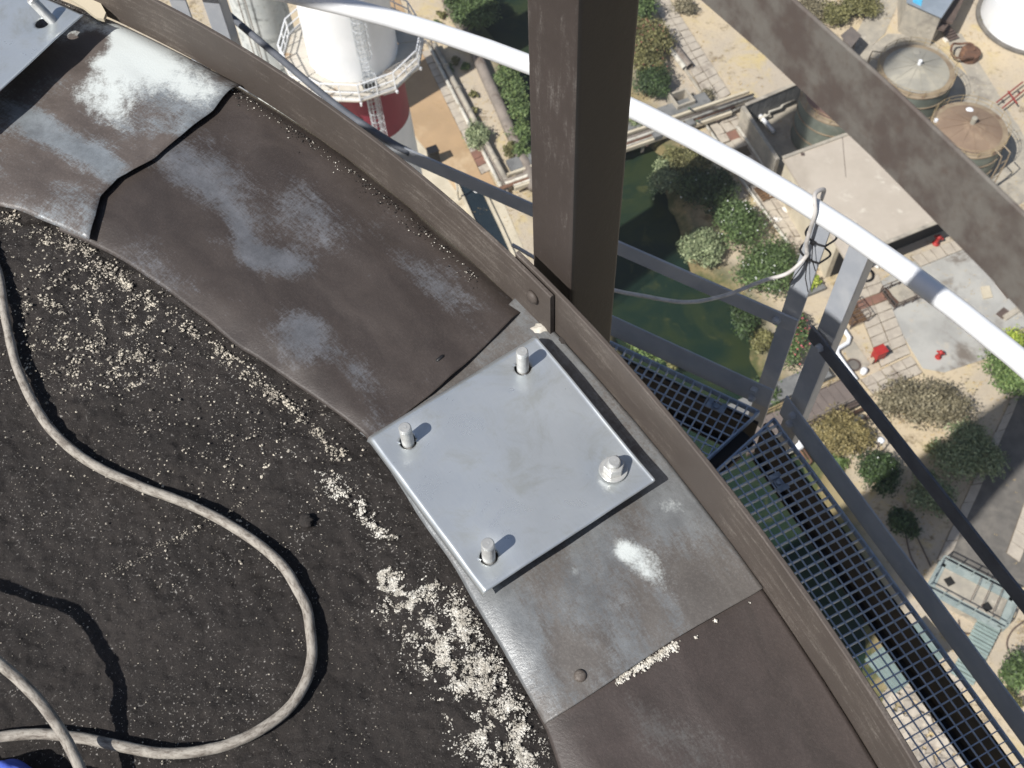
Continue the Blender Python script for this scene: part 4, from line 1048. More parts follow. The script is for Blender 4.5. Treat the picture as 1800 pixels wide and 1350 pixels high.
mb = MB(); mb.box(gp(1411, 271, HB + 0.05), [0.3, 0, 0], [0, 0.3, 0], [0, 0, 0.1]); mb.build('roof_outlet', M['brown_metal'], bt)
wp = gp(1466, 412, 2.2)
mb = MB(); mb.prism([p[:2] for p in (gp(1448, 388, 2.4), gp(1470, 385, 2.4), gp(1492, 446, 2.4), gp(1474, 452, 2.4))], ZG, ZG + 2.4); mb.build('white_annex', M['conc_pale'], bt)
wt = empty('bund_wall', flat(gp(1312, 182, HB), ZG), 'tall concrete wall running from the flat roof to the pipe bridge', 'wall')
HW = 3.0
W0 = gp(1306, 186, HW); W1 = gp(1368, 280, HW); W2 = gp(1420, 138, HW)
mb = MB(); mb.bar(W0 - [0, 0, HW / 2], W1 - [0, 0, HW / 2], 0.35, HW); mb.build('long_wall', M['conc'], wt)
wt2 = empty('bund_wall', flat(W2, ZG), 'grey panelled bund wall behind the crooked pipes', 'wall')
e = (W2 - W0); e /= np.linalg.norm(e); Lw = np.linalg.norm(W2 - W0)
for i in range(9):
    a = W0 + e * (0.3 + (Lw - 0.3) * i / 9); b = W0 + e * (0.27 + (Lw - 0.3) * (i + 1) / 9)
    mb = MB(); mb.bar(a - [0, 0, HW / 2 + 0.06], b - [0, 0, HW / 2 + 0.06], 0.25 + 0.03 * (i % 2), HW - 0.12); mb.build('wall_panel', M['duct'], wt2)
mb = MB(); mb.bar(W0 + e * 0.3 - [0, 0, 0.02], W2 - [0, 0, 0.02], 0.36, 0.12); mb.build('coping', M['conc'], wt2)

def tank(name, px, py, r, h, roofmat, label, rise=0.7, rail=True, vents=(), group=None):
    c = gp(px, py, h); b = flat(c, ZG)
    t = empty(name, b, label, 'storage tank', group)
    mb = MB(); mb.lathe(b, [(r, 0), (r, h - 0.02)], 48); mb.build('shell', M['tank_shell'], t, smooth=True)
    n = 12
    for k in range(n):
        a0, a1 = 2 * math.pi * k / n + 0.004, 2 * math.pi * (k + 1) / n - 0.004
        mb = MB(); q = []
        for i in range(5):
            a = a0 + (a1 - a0) * i / 4; q.append((b[0] + r * 0.86 * math.cos(a), b[1] + r * 0.86 * math.sin(a), b[2] + h + rise * 0.14 + 0.02))
        lift = 0.012 * (k % 2)
        mb.add(q + [(b[0], b[1], b[2] + h + rise)], [(i, i + 1, 5) for i in range(4)]); mb.v = [(x, y, z + lift) for x, y, z in mb.v]
        mb.build('roof_plate', M[roofmat], t)
    for k in range(n):
        a = 2 * math.pi * k / n
        mb = MB(); mb.bar([b[0] + 0.3 * math.cos(a), b[1] + 0.3 * math.sin(a), b[2] + h + rise * 0.97 + 0.03], [b[0] + r * 0.85 * math.cos(a), b[1] + r * 0.85 * math.sin(a), b[2] + h + rise * 0.15 + 0.035], 0.07, 0.03); mb.build('roof_seam', M[roofmat], t)
    mb = MB(); mb.lathe(b, [(r * 0.855, h + rise * 0.15), (r * 0.87, h + 0.1 * rise + 0.03), (r + 0.08, h + 0.02), (r + 0.08, h - 0.12), (r, h - 0.12)], 48); mb.build('roof_rim', M['tank_rim'], t, smooth=False)
    if rail:
        mb = MB()
        for hh in (0.45, 0.9):
            mb.tube([(b[0] + (r + 0.05) * math.cos(a), b[1] + (r + 0.05) * math.sin(a), b[2] + h + hh) for a in np.linspace(0, 2 * math.pi, 41)], 0.022, 5, False)
        mb.build('railing', M['yellow_rail'], t)
        for a in np.linspace(0, 2 * math.pi, 17)[:-1]:
            mb = MB(); p = np.array([b[0] + (r + 0.05) * math.cos(a), b[1] + (r + 0.05) * math.sin(a), b[2] + h]); mb.bar(p, p + [0, 0, 0.9], 0.04, 0.04); mb.build('rail_post', M['yellow_rail'], t)
        for q in (0.35, 0.7):
            mb = MB(); mb.lathe(b, [(r + 0.03, h * q), (r + 0.1, h * q), (r + 0.1, h * q + 0.12), (r + 0.03, h * q + 0.12)], 48); mb.build('shell_hoop', M['tank_rim'], t)
    for (vx, vy, vr, vh, mt) in vents:
        p = np.array([b[0] + vx * r, b[1] + vy * r, b[2] + h + rise * (1 - math.hypot(vx, vy)) - 0.05])
        mb = MB(); mb.lathe(p, [(vr, 0), (vr, vh), (vr * 0.8, vh + 0.04), (0, vh + 0.05)], 16); mb.build('roof_vent', M[mt], t)
    return t, b
GT = 'storage tanks beside the flat roofed building'
t1, b1 = tank('storage_tank', 1610, 125, 3.6, 4.6, 'tank_roof_grey', 'round tank with grey cone roof and yellow railing', 0.9, True, [(0.02, 0.0, 0.18, 0.5, 'white'), (0.1, 0.6, 0.35, 0.12, 'tank_roof_grey')], GT)
t2, b2_ = tank('storage_tank', 1703, 228, 3.45, 4.6, 'tank_roof_brown', 'round tank with brown cone roof and a white round hatch', 0.9, True, [(0.02, 0.0, 0.25, 0.7, 'tank_roof_grey'), (0.12, 0.62, 0.34, 0.1, 'white'), (-0.83, 0.3, 0.18, 0.3, 'white')], GT)
t3, b3 = tank('storage_tank', 1474, 172, 3.5, 5.2, 'tank_roof_red', 'grey green tank with reddish roof, half hidden by the upper rail', 0.6, True, [], GT)
for (bb, tt, a) in ((b1, t1, R_(160)), (b2_, t2, R_(-60))):
    mb = MB()
    for s_ in (-0.5, 0.5):
        pts = [bb + np.array([math.cos(a) * (3.55 + o_) - math.sin(a) * s_, math.sin(a) * (3.55 + o_) + math.cos(a) * s_, z]) for o_, z in ((0.0, 5.5), (0.9, 5.4), (1.0, 4.4), (0.9, 0.2))]
        mb.tube(pts, 0.06, 5)
    mb.build('access_ladder', M['tank_rim'], tt)
    for i in range(5):
        z = 4.4 - i; mb = MB(); p = bb + np.array([math.cos(a) * 4.5, math.sin(a) * 4.5, z]); q = np.array([-math.sin(a), math.cos(a), 0]); mb.bar(p - q * 0.5, p + q * 0.5, 0.06, 0.06); mb.build('rung', M['tank_rim'], tt)
wb = flat(gp(1814, 34, 0), ZG); wr = 5.3
tw = empty('white_tank', wb, 'large white storage tank cut off by the top right corner', 'storage tank')
mb = MB(); mb.lathe(wb, [(wr, 0), (wr, 3.6)], 64); mb.build('shell', M['white_stack'], tw, smooth=True)
mb = MB(); mb.lathe(wb, [(wr + 0.06, 3.55), (wr + 0.06, 3.65), (wr * 0.8, 3.95), (wr * 0.4, 4.2), (0, 4.3)], 64); mb.build('dome_roof', M['white_stack'], tw, smooth=True)
mb = MB(); mb.lathe(wb, [(wr + 0.45, 0), (wr + 0.45, 0.25), (wr, 0.25)], 64); mb.build('base_ring', M['asphalt'], tw)
# blue-grey roof at the top edge
def shed(name, pix, h, mat, label, wallmat='conc', cat='shed'):
    P = [gp(x, y, h) for x, y in pix]; c = sum(P) / len(P); t = empty(name, flat(c, ZG), label, cat)
    def ins(p, d): q = p - c; return p - q / np.linalg.norm(q) * d
    mb = MB(); mb.prism([ins(p, 0.3)[:2] for p in P], ZG, ZG + h - 0.1); mb.build('wall', M[wallmat], t)
    mb = MB(); mb.prism([p[:2] for p in P], ZG + h - 0.1, ZG + h); mb.build('roof', M[mat], t); return t
sh = shed('grey_shed', [(1592, -70), (1735, -90), (1655, 31), (1594, 4)], 4.0, 'blue_grey_roof', 'shed with blue grey roof and a cyan panel at the top edge')
mb = MB(); mb.prism([gp(x, y, 4.0)[:2] for x, y in [(1606, -8), (1622, -2), (1619, 11), (1604, 4)]], ZG + 4.01, ZG + 4.06); mb.build('roof_panel', M['cyan'], sh)
shed('lean_to', [(1478, 62), (1497, 46), (1514, 62), (1496, 84)], 2.4, 'shed', 'small dark shed roof beside the upper rail and dry bushes', 'shed')
# brown pipe rack and steps between the sheds and the white tank
rk = empty('pipe_rack', gp(1672, 30), 'dark brown pipe rack leading up past the grey shed', 'pipe rack')
for i in range(3):
    mb = MB(); mb.bar(gp(1652 + i * 9, 36 + i * 2, 2.5), gp(1684 + i * 10, -30, 2.5), 0.5, 0.3); mb.build('rack_beam', M['brown_metal'], rk)
mb = MB(); mb.prism([gp(x, y, 2.2)[:2] for x, y in [(1632, 42), (1655, 30), (1668, 42), (1660, 52)]], ZG + 1.9, ZG + 2.2); mb.build('landing', M['brown_metal'], rk)
st = empty('steel_steps', gp(1670, 58), 'short flight of brown steps below the pipe rack', 'steps')
for i in range(6):
    mb = MB(); c = gp(1660 + i * 3.2, 46 + i * 4.2, 1.6 - i * 0.25); mb.box(c, U * 1.2, V * 0.3, [0, 0, 0.08]); mb.build('tread', M['brown_metal'], st)
mb = MB(); mb.box(gp(1671, 67, 0.12), U * 1.5, V * 0.6, [0, 0, 0.24]); mb.build('bottom_step', M['scrap'], st)
sc = empty('scrap_coil', gp(1700, 98), 'rust brown drum and coil on the sand by the white tank', 'scrap')
mb = MB(); mb.lathe(gp(1702, 102, 0), [(1.0, 0), (1.0, 0.9), (0.85, 1.0), (0, 1.0)], 24); mb.build('drum', M['rust'], sc)
mb = MB(); mb.tube([gp(1702, 96, 1.1) + np.array([1.2 * math.cos(a) - 0.4, 1.2 * math.sin(a) + 0.6, 0.2 * math.sin(3 * a)]) for a in np.linspace(0, 5.5, 24)], 0.12, 6); mb.build('coil', M['rust'], sc)
rp = empty('red_pipe_stand', gp(1778, 168), 'red pipework stand on bare sand at the right edge', 'pipe')
for a, b in (((1752, 180), (1798, 144)), ((1762, 190), (1808, 152)), ((1772, 160), (1788, 182))):
    mb = MB(); mb.tube([gp(*a, 0.8), gp(*b, 0.9)], 0.08, 8); mb.build('red_pipe', M['red_dull'], rp)
for (x, y) in ((1762, 176), (1790, 160)):
    mb = MB(); mb.bar(gp(x, y, 0), gp(x, y, 0.8), 0.15, 0.15); mb.build('support', M['brown_metal'], rp)

# ================================================================== BRIDGES AND PIPES
def pipe(pix, r, mat, label, name='pipe', cat='pipe', group=None, h=0.3, flange=True, parent=None):
    P = [gp(p[0], p[1], p[2] if len(p) > 2 else h) for p in pix]
    mb = MB(); mb.tube(P, r, 10); o = mb.build(name, M[mat], parent, smooth=True)
    if parent is None:
        tag(o, label, cat, group)
        if flange:
            for p, q in zip(P[:-1], P[1:]):
                d_ = q - p; L_ = np.linalg.norm(d_); d_ /= L_
                for k in range(1, int(L_ / 3.5) + 1):
                    c = p + d_ * min(3.5 * k, L_ - 0.1); mb = MB(); mb.tube([c, c + d_ * 0.12], r * 1.35, 10); mb.build('flange', M[mat], o)
                    mb = MB(); mb.bar(flat(c, ZG), c - [0, 0, r * 0.6], 0.18, 0.18); mb.build('sleeper', M['conc'], o)
    return o
# upper pipe bridge over the canal
q0, q1 = gp(845, 340), gp(1316, 176)
d_ = (q1 - q0); Lb = np.linalg.norm(d_); d_ /= Lb; nb = np.array([-d_[1], d_[0], 0])
br = empty('pipe_bridge', (q0 + q1) / 2, 'long pipe bridge crossing the canal behind the post', 'pipe bridge')
def run(off, z, w, h, mat, name, a=0.0, b=1.0):
    mb = MB(); mb.bar(q0 + d_ * Lb * a + nb * off + [0, 0, z], q0 + d_ * Lb * b + nb * off + [0, 0, z], w, h); mb.build(name, M[mat], br)
def runp(off, z, r, mat, name, a=0.0, b=1.0):
    mb = MB(); mb.tube([q0 + d_ * Lb * a + nb * off + [0, 0, z], q0 + d_ * Lb * b + nb * off + [0, 0, z]], r, 10); mb.build(name, M[mat], br, smooth=True)
run(1.25, 0.8, 1.5, 0.5, 'duct', 'duct', 0.12, 0.86); run(0.25, 0.95, 0.28, 0.35, 'conc_pale', 'edge_beam', 0.1, 1.0); run(-1.5, 0.85, 0.25, 0.4, 'conc_pale', 'edge_beam', 0.1, 0.9)
runp(-0.25, 0.9, 0.14, 'pipe_grey', 'bridge_pipe', 0.08); runp(-0.6, 0.95, 0.16, 'pipe', 'bridge_pipe', 0.08); runp(-0.98, 0.95, 0.17, 'rust', 'bridge_pipe', 0.05, 0.92); runp(-1.25, 1.05, 0.09, 'pipe', 'bridge_pipe', 0.1, 0.9)
for i in range(9):
    a = 0.14 + i * 0.088
    mb = MB(); c = q0 + d_ * Lb * a + [0, 0, 0.55]; mb.bar(c - nb * 1.7, c + nb * 2.0, 0.25, 0.22); mb.build('cross_beam', M['brown_metal'], br)
    mb = MB(); mb.bar(c - nb * 0.8 - [0, 0, 2.8], c - nb * 0.8, 0.3, 0.3); mb.build('trestle', M['conc'], br)
for a in (0.62, 0.745):
    c = q0 + d_ * Lb * a - nb * 1.3 + [0, 0, 1.1]; mb = MB(); mb.box(c, d_ * 0.8, nb * 0.7, [0, 0, 0.5]); mb.build('junction_box', M['duct'], br)
# footbridge with railings
f0, f1 = gp(1300, 778, 0.6), gp(1492, 687, 0.6)
d2 = f1 - f0; Lf = np.linalg.norm(d2); d2 /= Lf; n2_ = np.array([-d2[1], d2[0], 0])
fb = empty('footbridge', (f0 + f1) / 2, 'railed footbridge with grey deck crossing the canal behind the railing posts', 'footbridge')
npl = 14
for i in range(npl):
    a, b = f0 + d2 * (Lf * i / npl + 0.02), f0 + d2 * (Lf * (i + 1) / npl - 0.02)
    mb = MB(); mb.bar(a, b, 2.2, 0.12 + 0.02 * (i % 2)); mb.build('deck_plate', M['deck'], fb)
for s_ in (-1, 1):
    mb = MB(); mb.bar(f0 + n2_ * s_ * 1.15 - [0, 0, 0.2], f1 + n2_ * s_ * 1.15 - [0, 0, 0.2], 0.15, 0.4); mb.build('girder', M['brown_metal'], fb)
    for hh in (1.1, 0.6):
        mb = MB(); mb.bar(f0 + n2_ * s_ * 1.12 + [0, 0, hh], f1 + n2_ * s_ * 1.12 + [0, 0, hh], 0.08, 0.08); mb.build('hand_bar', M['yellow_rail' if s_ > 0 else 'pipe_grey'], fb)
    for i in range(9):
        c = f0 + d2 * Lf * i / 8 + n2_ * s_ * 1.12; mb = MB(); mb.bar(c, c + [0, 0, 1.1], 0.08, 0.08); mb.build('baluster', M['yellow_rail' if s_ > 0 else 'pipe_grey'], fb)
mb = MB(); mb.bar(f0 + n2_ * 2.5 + [0, 0, 0.1], f1 + n2_ * 2.5 - d2 * 0.6 + [0, 0, 0.1], 1.6, 0.7); tag(mb.build('service_duct', M['duct']), 'wide grey duct lying alongside the footbridge', 'duct')
def gline(off, z, r, mat, label, a=0.0, b=1.0, extra=()):
    P = [f0 + d2 * Lf * a + n2_ * off + [0, 0, z], f0 + d2 * Lf * b + n2_ * off + [0, 0, z]] + [f0 + d2 * Lf * x + n2_ * y + [0, 0, q] for x, y, q in extra]
    mb = MB(); mb.tube(P, r, 10); tag(mb.build('pipe', M[mat], None, smooth=True), label, 'pipe')
gline(-2.0, 0.1, 0.17, 'rust', 'rust coloured pipe running beside the lower edge of the footbridge', 0.1, 1.0)
gline(-2.5, 0.0, 0.2, 'pipe', 'pale pipe beside the rusty one below the footbridge', 0.1, 0.96)
gline(-1.5, 0.5, 0.16, 'brown_metal', 'brown elbowed pipe at the end of the footbridge', 0.74, 1.02, [(1.03, -2.6, 0.2), (0.94, -3.0, -0.3)])
gline(-1.5, 0.55, 0.15, 'brown_metal', 'brown bent pipe dropping from the middle of the footbridge', 0.6, 0.68, [(0.70, -2.4, 0.3), (0.66, -3.2, -0.5)])
# pipes by the walkway at left
GP_ = 'pipes running along the walkway beside the white chimney'
pipe([(752, 76), (884, 335)], 0.2, 'pipe', 'pale pipe nearest the slab edge of the walkway', group=GP_, h=0.55)
pipe([(757, 72), (893, 338)], 0.12, 'pipe_grey', 'thin grey pipe between the walkway pipes', group=GP_, h=0.5)
pipe([(764, 78), (897, 330)], 0.28, 'conc', 'thick outer beam of the walkway pipes beside the dark trench', 'concrete_beam', 'beam', h=0.6)
pipe([(770, -60), (790, 12), (822, 62), (838, 96), (856, 138), (880, 190), (902, 242), (925, 292), (940, 330)], 0.62, 'pipe_grey', 'big grey brown pipeline on the dry canal bank left of the post', h=0.6, flange=False)
pb = gp(862, 146, 0.6)
# pipes by the slab pavement
pipe([(1234, 210), (1263, 252), (1292, 300), (1322, 341), (1345, 373), (1388, 430)], 0.16, 'pipe', 'white pipe along the canal edge of the slab pavement', h=0.35)
pipe([(1296, 222), (1322, 258), (1352, 302), (1392, 360)], 0.2, 'pipe', 'white pipe along the foot of the concrete wall', h=0.4)
pipe([(1236, 214), (1270, 202), (1302, 189)], 0.15, 'pipe', 'pale pipe crossing the pavement at the end of the wall', h=0.6)
pipe([(1462, 548), (1484, 580), (1493, 594), (1490, 603), (1472, 614), (1472, 622), (1488, 645), (1505, 668)], 0.2, 'white', 'white zigzag pipe beside the wire cage on the pavement', h=0.4, flange=False)
pipe([(1327, 192), (1345, 214), (1360, 232)], 0.22, 'white', 'short white pipe inside the bund wall', h=0.6, flange=False)
pipe([(1395, 225), (1418, 260)], 0.13, 'pipe', 'thin pale pipe on the bund floor beside the half hidden tank', h=0.3, flange=False)
for i in range(3):
    y0 = 186 + i * 7
    pipe([(1330 + i * 2, y0 + 8), (1348 + i * 2, y0 + 2), (1352, y0 - 3), (1372, y0 - 10), (1376, y0 - 16), (1396, y0 - 24)], 0.13, 'pipe', ['crooked pale pipe nearest the panelled wall', 'crooked pale pipe in the middle of the three by the panelled wall', 'crooked pale pipe farthest from the panelled wall'][i], h=0.6 + 0.1 * i, flange=False, group='crooked pipes inside the bund')
pipe([(1331, 200), (1339, 196), (1348, 206), (1336, 212)], 0.16, 'pipe', 'short u shaped pale pipe inside the bund wall', h=0.5, flange=False)
# pipes beneath the toe rail
pipe([(1398, 768), (1427, 812), (1419, 817)], 0.1, 'rust', 'thin orange pipe bending round under the toe rail', h=0.3, flange=False)
pipe([(1391, 768), (1417, 808)], 0.1, 'rust', 'second thin orange pipe under the toe rail', h=0.3, flange=False)
c = gp(1398, 772, 0.6); mb = MB(); dd = gp(1404, 785, 0.6) - gp(1391, 760, 0.6)
dd = dd / np.linalg.norm(dd); mb.tube([c - dd * 1.0, c - dd * 0.9, c + dd * 0.9, c + dd * 1.0], 0.4, 16, True, [0.22, 0.38, 0.38, 0.22]); tag(mb.build('pressure_vessel', M['white'], None, smooth=True), 'white cylinder lying between grating and toe rail', 'vessel')
# loose pipes by the garden path
for i, (dx, r, lab) in enumerate(((0, 0.40, 'thick grey loose pipe lying along the garden path'), (-9, 0.28, 'thinner loose pipe lying between the thick pipe and kerb'))):
    a, b = gp(1166 + dx * 0.8, 58 - dx * 0.2, 0.45), gp(1213 + dx, 117 + i * 3, 0.45); mb = MB(); ax = (b - a) / np.linalg.norm(b - a)
    k0 = len(mb.v); mb.tube([a, b], r, 16, False); mb.tube([b, b - ax * 0.3, b - ax * 0.6], r * 0.82, 16, False)
    tag(mb.build('loose_pipe', M['pipe_grey' if i == 0 else 'pipe'], None, smooth=True), lab, 'pipe')
mb = MB(); mb.bar(gp(1146, 40, 0.1), gp(1262, 206, 0.1), 0.25, 0.2); tag(mb.build('path_kerb', M['conc']), 'thin concrete kerb along the left side of the garden path', 'kerb')
# concrete box and green posts by the pipe bridge
bx = empty('concrete_box', gp(1196, 190), 'open concrete box beside the pipe bridge and green posts', 'concrete box')
c = gp(1196, 190, 0.0)
for s_, ax, ay in ((1, U, V), (-1, U, V), (1, V, U), (-1, V, U)):
    mb = MB(); mb.box(c + ay * s_ * 0.9 + [0, 0, 0.75], ax * (2.0 if ax is U else 1.6), ay * 0.2, [0, 0, 1.5]); mb.build('side', M['conc'], bx)
mb = MB(); mb.box(c + [0, 0, 0.1], U * 1.7, V * 1.7, [0, 0, 0.1]); mb.build('floor', M['dark'], bx)
for (x, y, lab) in ((1211, 190, 'green post nearer the concrete box'), (1225, 212, 'green post standing on the pipe bridge edge')):
    mb = MB(); mb.tube([gp(x, y, 0), gp(x, y, 2.2)], 0.1, 8); tag(mb.build('green_post', M['green_post'], None), lab, 'post', 'green posts by the pipe bridge')

# ================================================================== YARD FURNITURE
def hydrant(px, py, label, s=1.0):
    b = gp(px, py, 0.05); t = empty('fire_hydrant', b, label, 'hydrant', 'red hydrants in the yard')
    mb = MB(); mb.lathe(b, [(0.3 * s, 0), (0.3 * s, 0.1), (0.18 * s, 0.14), (0.18 * s, 0.75 * s), (0.24 * s, 0.78 * s), (0.2 * s, 0.95 * s), (0.05 * s, 1.05 * s), (0, 1.05 * s)], 14); mb.build('body', M['red'], t, smooth=True)
    for a in (0, 2.1, 4.2):
        q = np.array([math.cos(a), math.sin(a), 0]); mb = MB(); mb.tube([b + [0, 0, 0.6 * s], b + q * 0.38 * s + [0, 0, 0.6 * s]], 0.1 * s, 8); mb.build('outlet', M['red'], t)
    return t
hydrant(1645, 428, 'red hydrant in front of the flat roofed building', 1.15)
hydrant(1649, 628, 'red hydrant alone on the grey concrete yard', 0.95)
hb = empty('hose_cabinet', gp(1546, 622), 'red fire hose cabinet on legs at the paving edge', 'hose cabinet')
c = gp(1546, 620, 0.9); q = V * 0.6 + U * 0.8
mb = MB(); mb.box(c, U * 0.95, V * 0.75, [0, 0, 0.9]); mb.build('cabinet', M['red'], hb, bevel=0.03)
mb = MB(); mb.box(c + [0, 0, 0.47], U * 1.05, V * 0.85, [0, 0, 0.05]); mb.build('lid', M['red'], hb)
for a in (-1, 1):
    for b in (-1, 1):
        mb = MB(); p = c + U * a * 0.4 + V * b * 0.3 - [0, 0, 0.45]; mb.bar(p, p - [0, 0, 0.45], 0.08, 0.08); mb.build('leg', M['red'], hb)
pipe([(1541, 628), (1533, 640), (1545, 634)], 0.06, 'rust', 'rusty stub pipe hanging under the red hose cabinet', h=0.2, flange=False)
t = empty('hose_coil', gp(1521, 483), 'coil of dark hose on the pavement by the second post', 'hose coil')
for k in range(3):
    mb = MB(); mb.tube([gp(1521, 483, 0.15 + 0.09 * k) + np.array([(0.78 - 0.07 * k) * math.cos(a), (0.78 - 0.07 * k) * math.sin(a), 0]) for a in np.linspace(0, 2 * math.pi, 25)], 0.07, 6, False); mb.build('turn', M['black'], t)
t = empty('pallet', gp(1343, 339), 'wooden pallet leaning by the white pipe on the pavement', 'pallet')
c = gp(1343, 339, 0.25)
for i in range(6):
    mb = MB(); mb.box(c + V * (-0.75 + 0.3 * i) + [0, 0, 0.08], U * 1.3, V * 0.19, [0, 0, 0.04]); mb.build('slat', M['timber'], t)
for i in (-1, 0, 1):
    mb = MB(); mb.box(c + U * 0.55 * i, U * 0.12, V * 1.8, [0, 0, 0.12]); mb.build('bearer', M['timber'], t)
# sunken valve pit with railing
def pit(px, py, w, l, label, h=1.0):
    c = gp(px, py, 0); t = empty('valve_pit', c, label, 'valve pit')
    mb = MB(); mb.box(c + [0, 0, 0.25], U * w, V * l, [0, 0, 0.4]); mb.build('cover_slab', M['conc'], t)
    mb = MB(); mb.box(c + U * (-w * 0.62) + [0, 0, 0.3], U * 0.22 * w, V * l, [0, 0, 0.3]); mb.build('trench', M['dark'], t)
    mb = MB(); mb.tube([c + U * (-w * 0.60) - V * l * 0.5 + [0, 0, 0.6], c + U * (-w * 0.66) + [0, 0, 0.7], c + U * (-w * 0.55) + V * l * 0.5 + [0, 0, 0.6]], 0.13, 8); mb.build('valve_pipe', M['rust'], t, smooth=True)
    P = [c + U * a * w * 0.78 + V * b * l * 0.62 for a, b in ((-1, -1), (1, -1), (1, 1), (-1, 1))]
    for i in range(4):
        a, b = P[i], P[(i + 1) % 4]
        for hh in (0.5, h):
            mb = MB(); mb.bar(a + [0, 0, hh], b + [0, 0, hh], 0.07, 0.07); mb.build('rail', M['brown_metal'], t)
        for k in range(3):
            p = a + (b - a) * k / 3; mb = MB(); mb.bar(p, p + [0, 0, h], 0.07, 0.07); mb.build('post', M['brown_metal'], t)
pit(1583, 520, 1.9, 1.7, 'railed concrete valve pit under the white handrail')
t = empty('wire_cage', gp(1497, 552), 'open wire cage with planks on the pavement', 'cage')
c = gp(1497, 556, 0)
for i in range(7):
    mb = MB(); mb.box(c + U * (-0.75 + 0.25 * i) - V * 0 + [0, 0, 0.3], U * 0.17, V * 2.0, [0, 0, 0.08]); mb.build('plank', M['timber'], t)
for i in range(6):
    for z in (0.4, 1.4):
        mb = MB(); mb.bar(c + U * (-0.9) + V * (-1.1 + 0.44 * i) + [0, 0, z], c + U * 0.9 + V * (-1.1 + 0.44 * i) + [0, 0, z], 0.05, 0.05); mb.build('wire', M['brown_metal'], t)
for a in (-1, 1):
    for b in (-1, 1):
        p = c + U * 0.9 * a + V * 1.1 * b; mb = MB(); mb.bar(p, p + [0, 0, 1.4], 0.07, 0.07); mb.build('upright', M['brown_metal'], t)
    mb = MB(); mb.bar(c + U * 0.9 * a - V * 1.1 + [0, 0, 1.4], c + U * 0.9 * a + V * 1.1 + [0, 0, 1.4], 0.06, 0.06); mb.build('wire', M['brown_metal'], t)
# small flush covers in the yard
def cover(pix, mat, label, h=0.14, name='pit_cover'):
    mb = MB(); mb.prism([gp(x, y)[:2] for x, y in pix], ZG, ZG + h); tag(mb.build(name, M[mat], None), label, 'cover')
cover([(1749, 498), (1767, 490), (1788, 518), (1770, 526)], 'brown_metal', 'dark brown rectangular cover at the edge of the upper rail', 0.3)
cover([(1723, 506), (1738, 504), (1744, 524), (1728, 527)], 'conc_pale', 'pale rectangular hatch on the grey yard', 0.2)
cover([(1750, 553), (1763, 542), (1775, 551), (1762, 562)], 'brown_metal', 'small brown square cover on sandy ground', 0.2)
mb = MB(); mb.bar(gp(1765, 560, 0.15), gp(1812, 530, 0.15), 0.5, 0.3); tag(mb.build('low_wall', M['conc']), 'low concrete wall at the right edge by the brown cover', 'wall')
t = empty('gully', gp(1502, 640), 'round manhole on the pump pad beside the white pipe', 'manhole')
mb = MB(); mb.lathe(gp(1500, 642, 0.08), [(0.62, 0), (0.62, 0.12), (0.5, 0.12), (0.5, 0.02)], 24); mb.build('frame', M['brown_metal'], t)
mb = MB(); mb.lathe(gp(1500, 642, 0.12), [(0.48, 0), (0.48, 0.03), (0, 0.04)], 24); mb.build('lid', M['asphalt'], t)
# planter
t = empty('planter', gp(1420, 503), 'square planter with yellow green plant between the railing posts', 'planter')
c = gp(1420, 503, 0)
mb = MB(); mb.box(c + [0, 0, 0.2], U * 2.3, V * 2.1, [0, 0, 0.4]); mb.build('tub', M['duct'], t)
# litter
for x, y, lab in ((1381, 367, 'crumpled white scrap on the slabs below the white handrail'), (1366, 386, 'white scrap on the slabs beside the canal pipe'), (1358, 341, 'small white scrap near the pallet'), (1541, 466, 'white scrap by the hose coil under the building'), (1553, 440, 'ochre scrap at the foot of the building')):
    b = gp(x, y, 0.14); mb = MB(); 
    pts = [b + np.array([0.45 * math.cos(a) * (0.6 + 0.7 * random.random()), 0.45 * math.sin(a) * (0.6 + 0.7 * random.random()), 0.1 * random.random()]) for a in np.linspace(0, 6.28, 10)[:-1]]
    mb.add(pts + [b + [0, 0, 0.22]], [(i, (i + 1) % 9, 9) for i in range(9)]); tag(mb.build('litter', M['scrap'], None), lab, 'litter', 'litter scraps on the pavement')
# raised concrete sump with walkways, hatches and corrugated ramp
t = empty('sump_platform', gp(1706, 1045), 'railed concrete sump block with two dark hatches at lower right', 'sump')
Q = [gp(1662, 996, 1.6), gp(1772, 1052, 1.6), gp(1753, 1098, 1.6), gp(1640, 1038, 1.6)]
mb = MB(); mb.prism([p[:2] for p in Q], ZG, ZG + 1.6); mb.build('block', M['conc'], t)
for (x, y) in ((1669, 1022), (1735, 1067)):
    mb = MB(); mb.box(gp(x, y, 1.62), U * 0.62, V * 0.62, [0, 0, 0.05]); mb.build('hatch', M['dark'], t)
for i in range(4):
    a, b = Q[i], Q[(i + 1) % 4]
    mb = MB(); mb.bar(a + (a - sum(Q) / 4) * 0.12 + [0, 0, 0.06], b + (b - sum(Q) / 4) * 0.12 + [0, 0, 0.06], 0.55, 0.08); mb.build('walkway', M['steel_green'], t)
    for hh in (0.55, 1.1):
        mb = MB(); mb.bar(a + (a - sum(Q) / 4) * 0.2 + [0, 0, hh], b + (b - sum(Q) / 4) * 0.2 + [0, 0, hh], 0.07, 0.07); mb.build('rail', M['steel_green'], t)
    n_ = 5 if i % 2 == 0 else 3
    for k in range(n_):
        p = a + (a - sum(Q) / 4) * 0.2 + (b + (b - sum(Q) / 4) * 0.2 - a - (a - sum(Q) / 4) * 0.2) * k / n_; mb = MB(); mb.bar(p - [0, 0, 0.2], p + [0, 0, 1.1], 0.07, 0.07); mb.build('post', M['steel_green'], t)
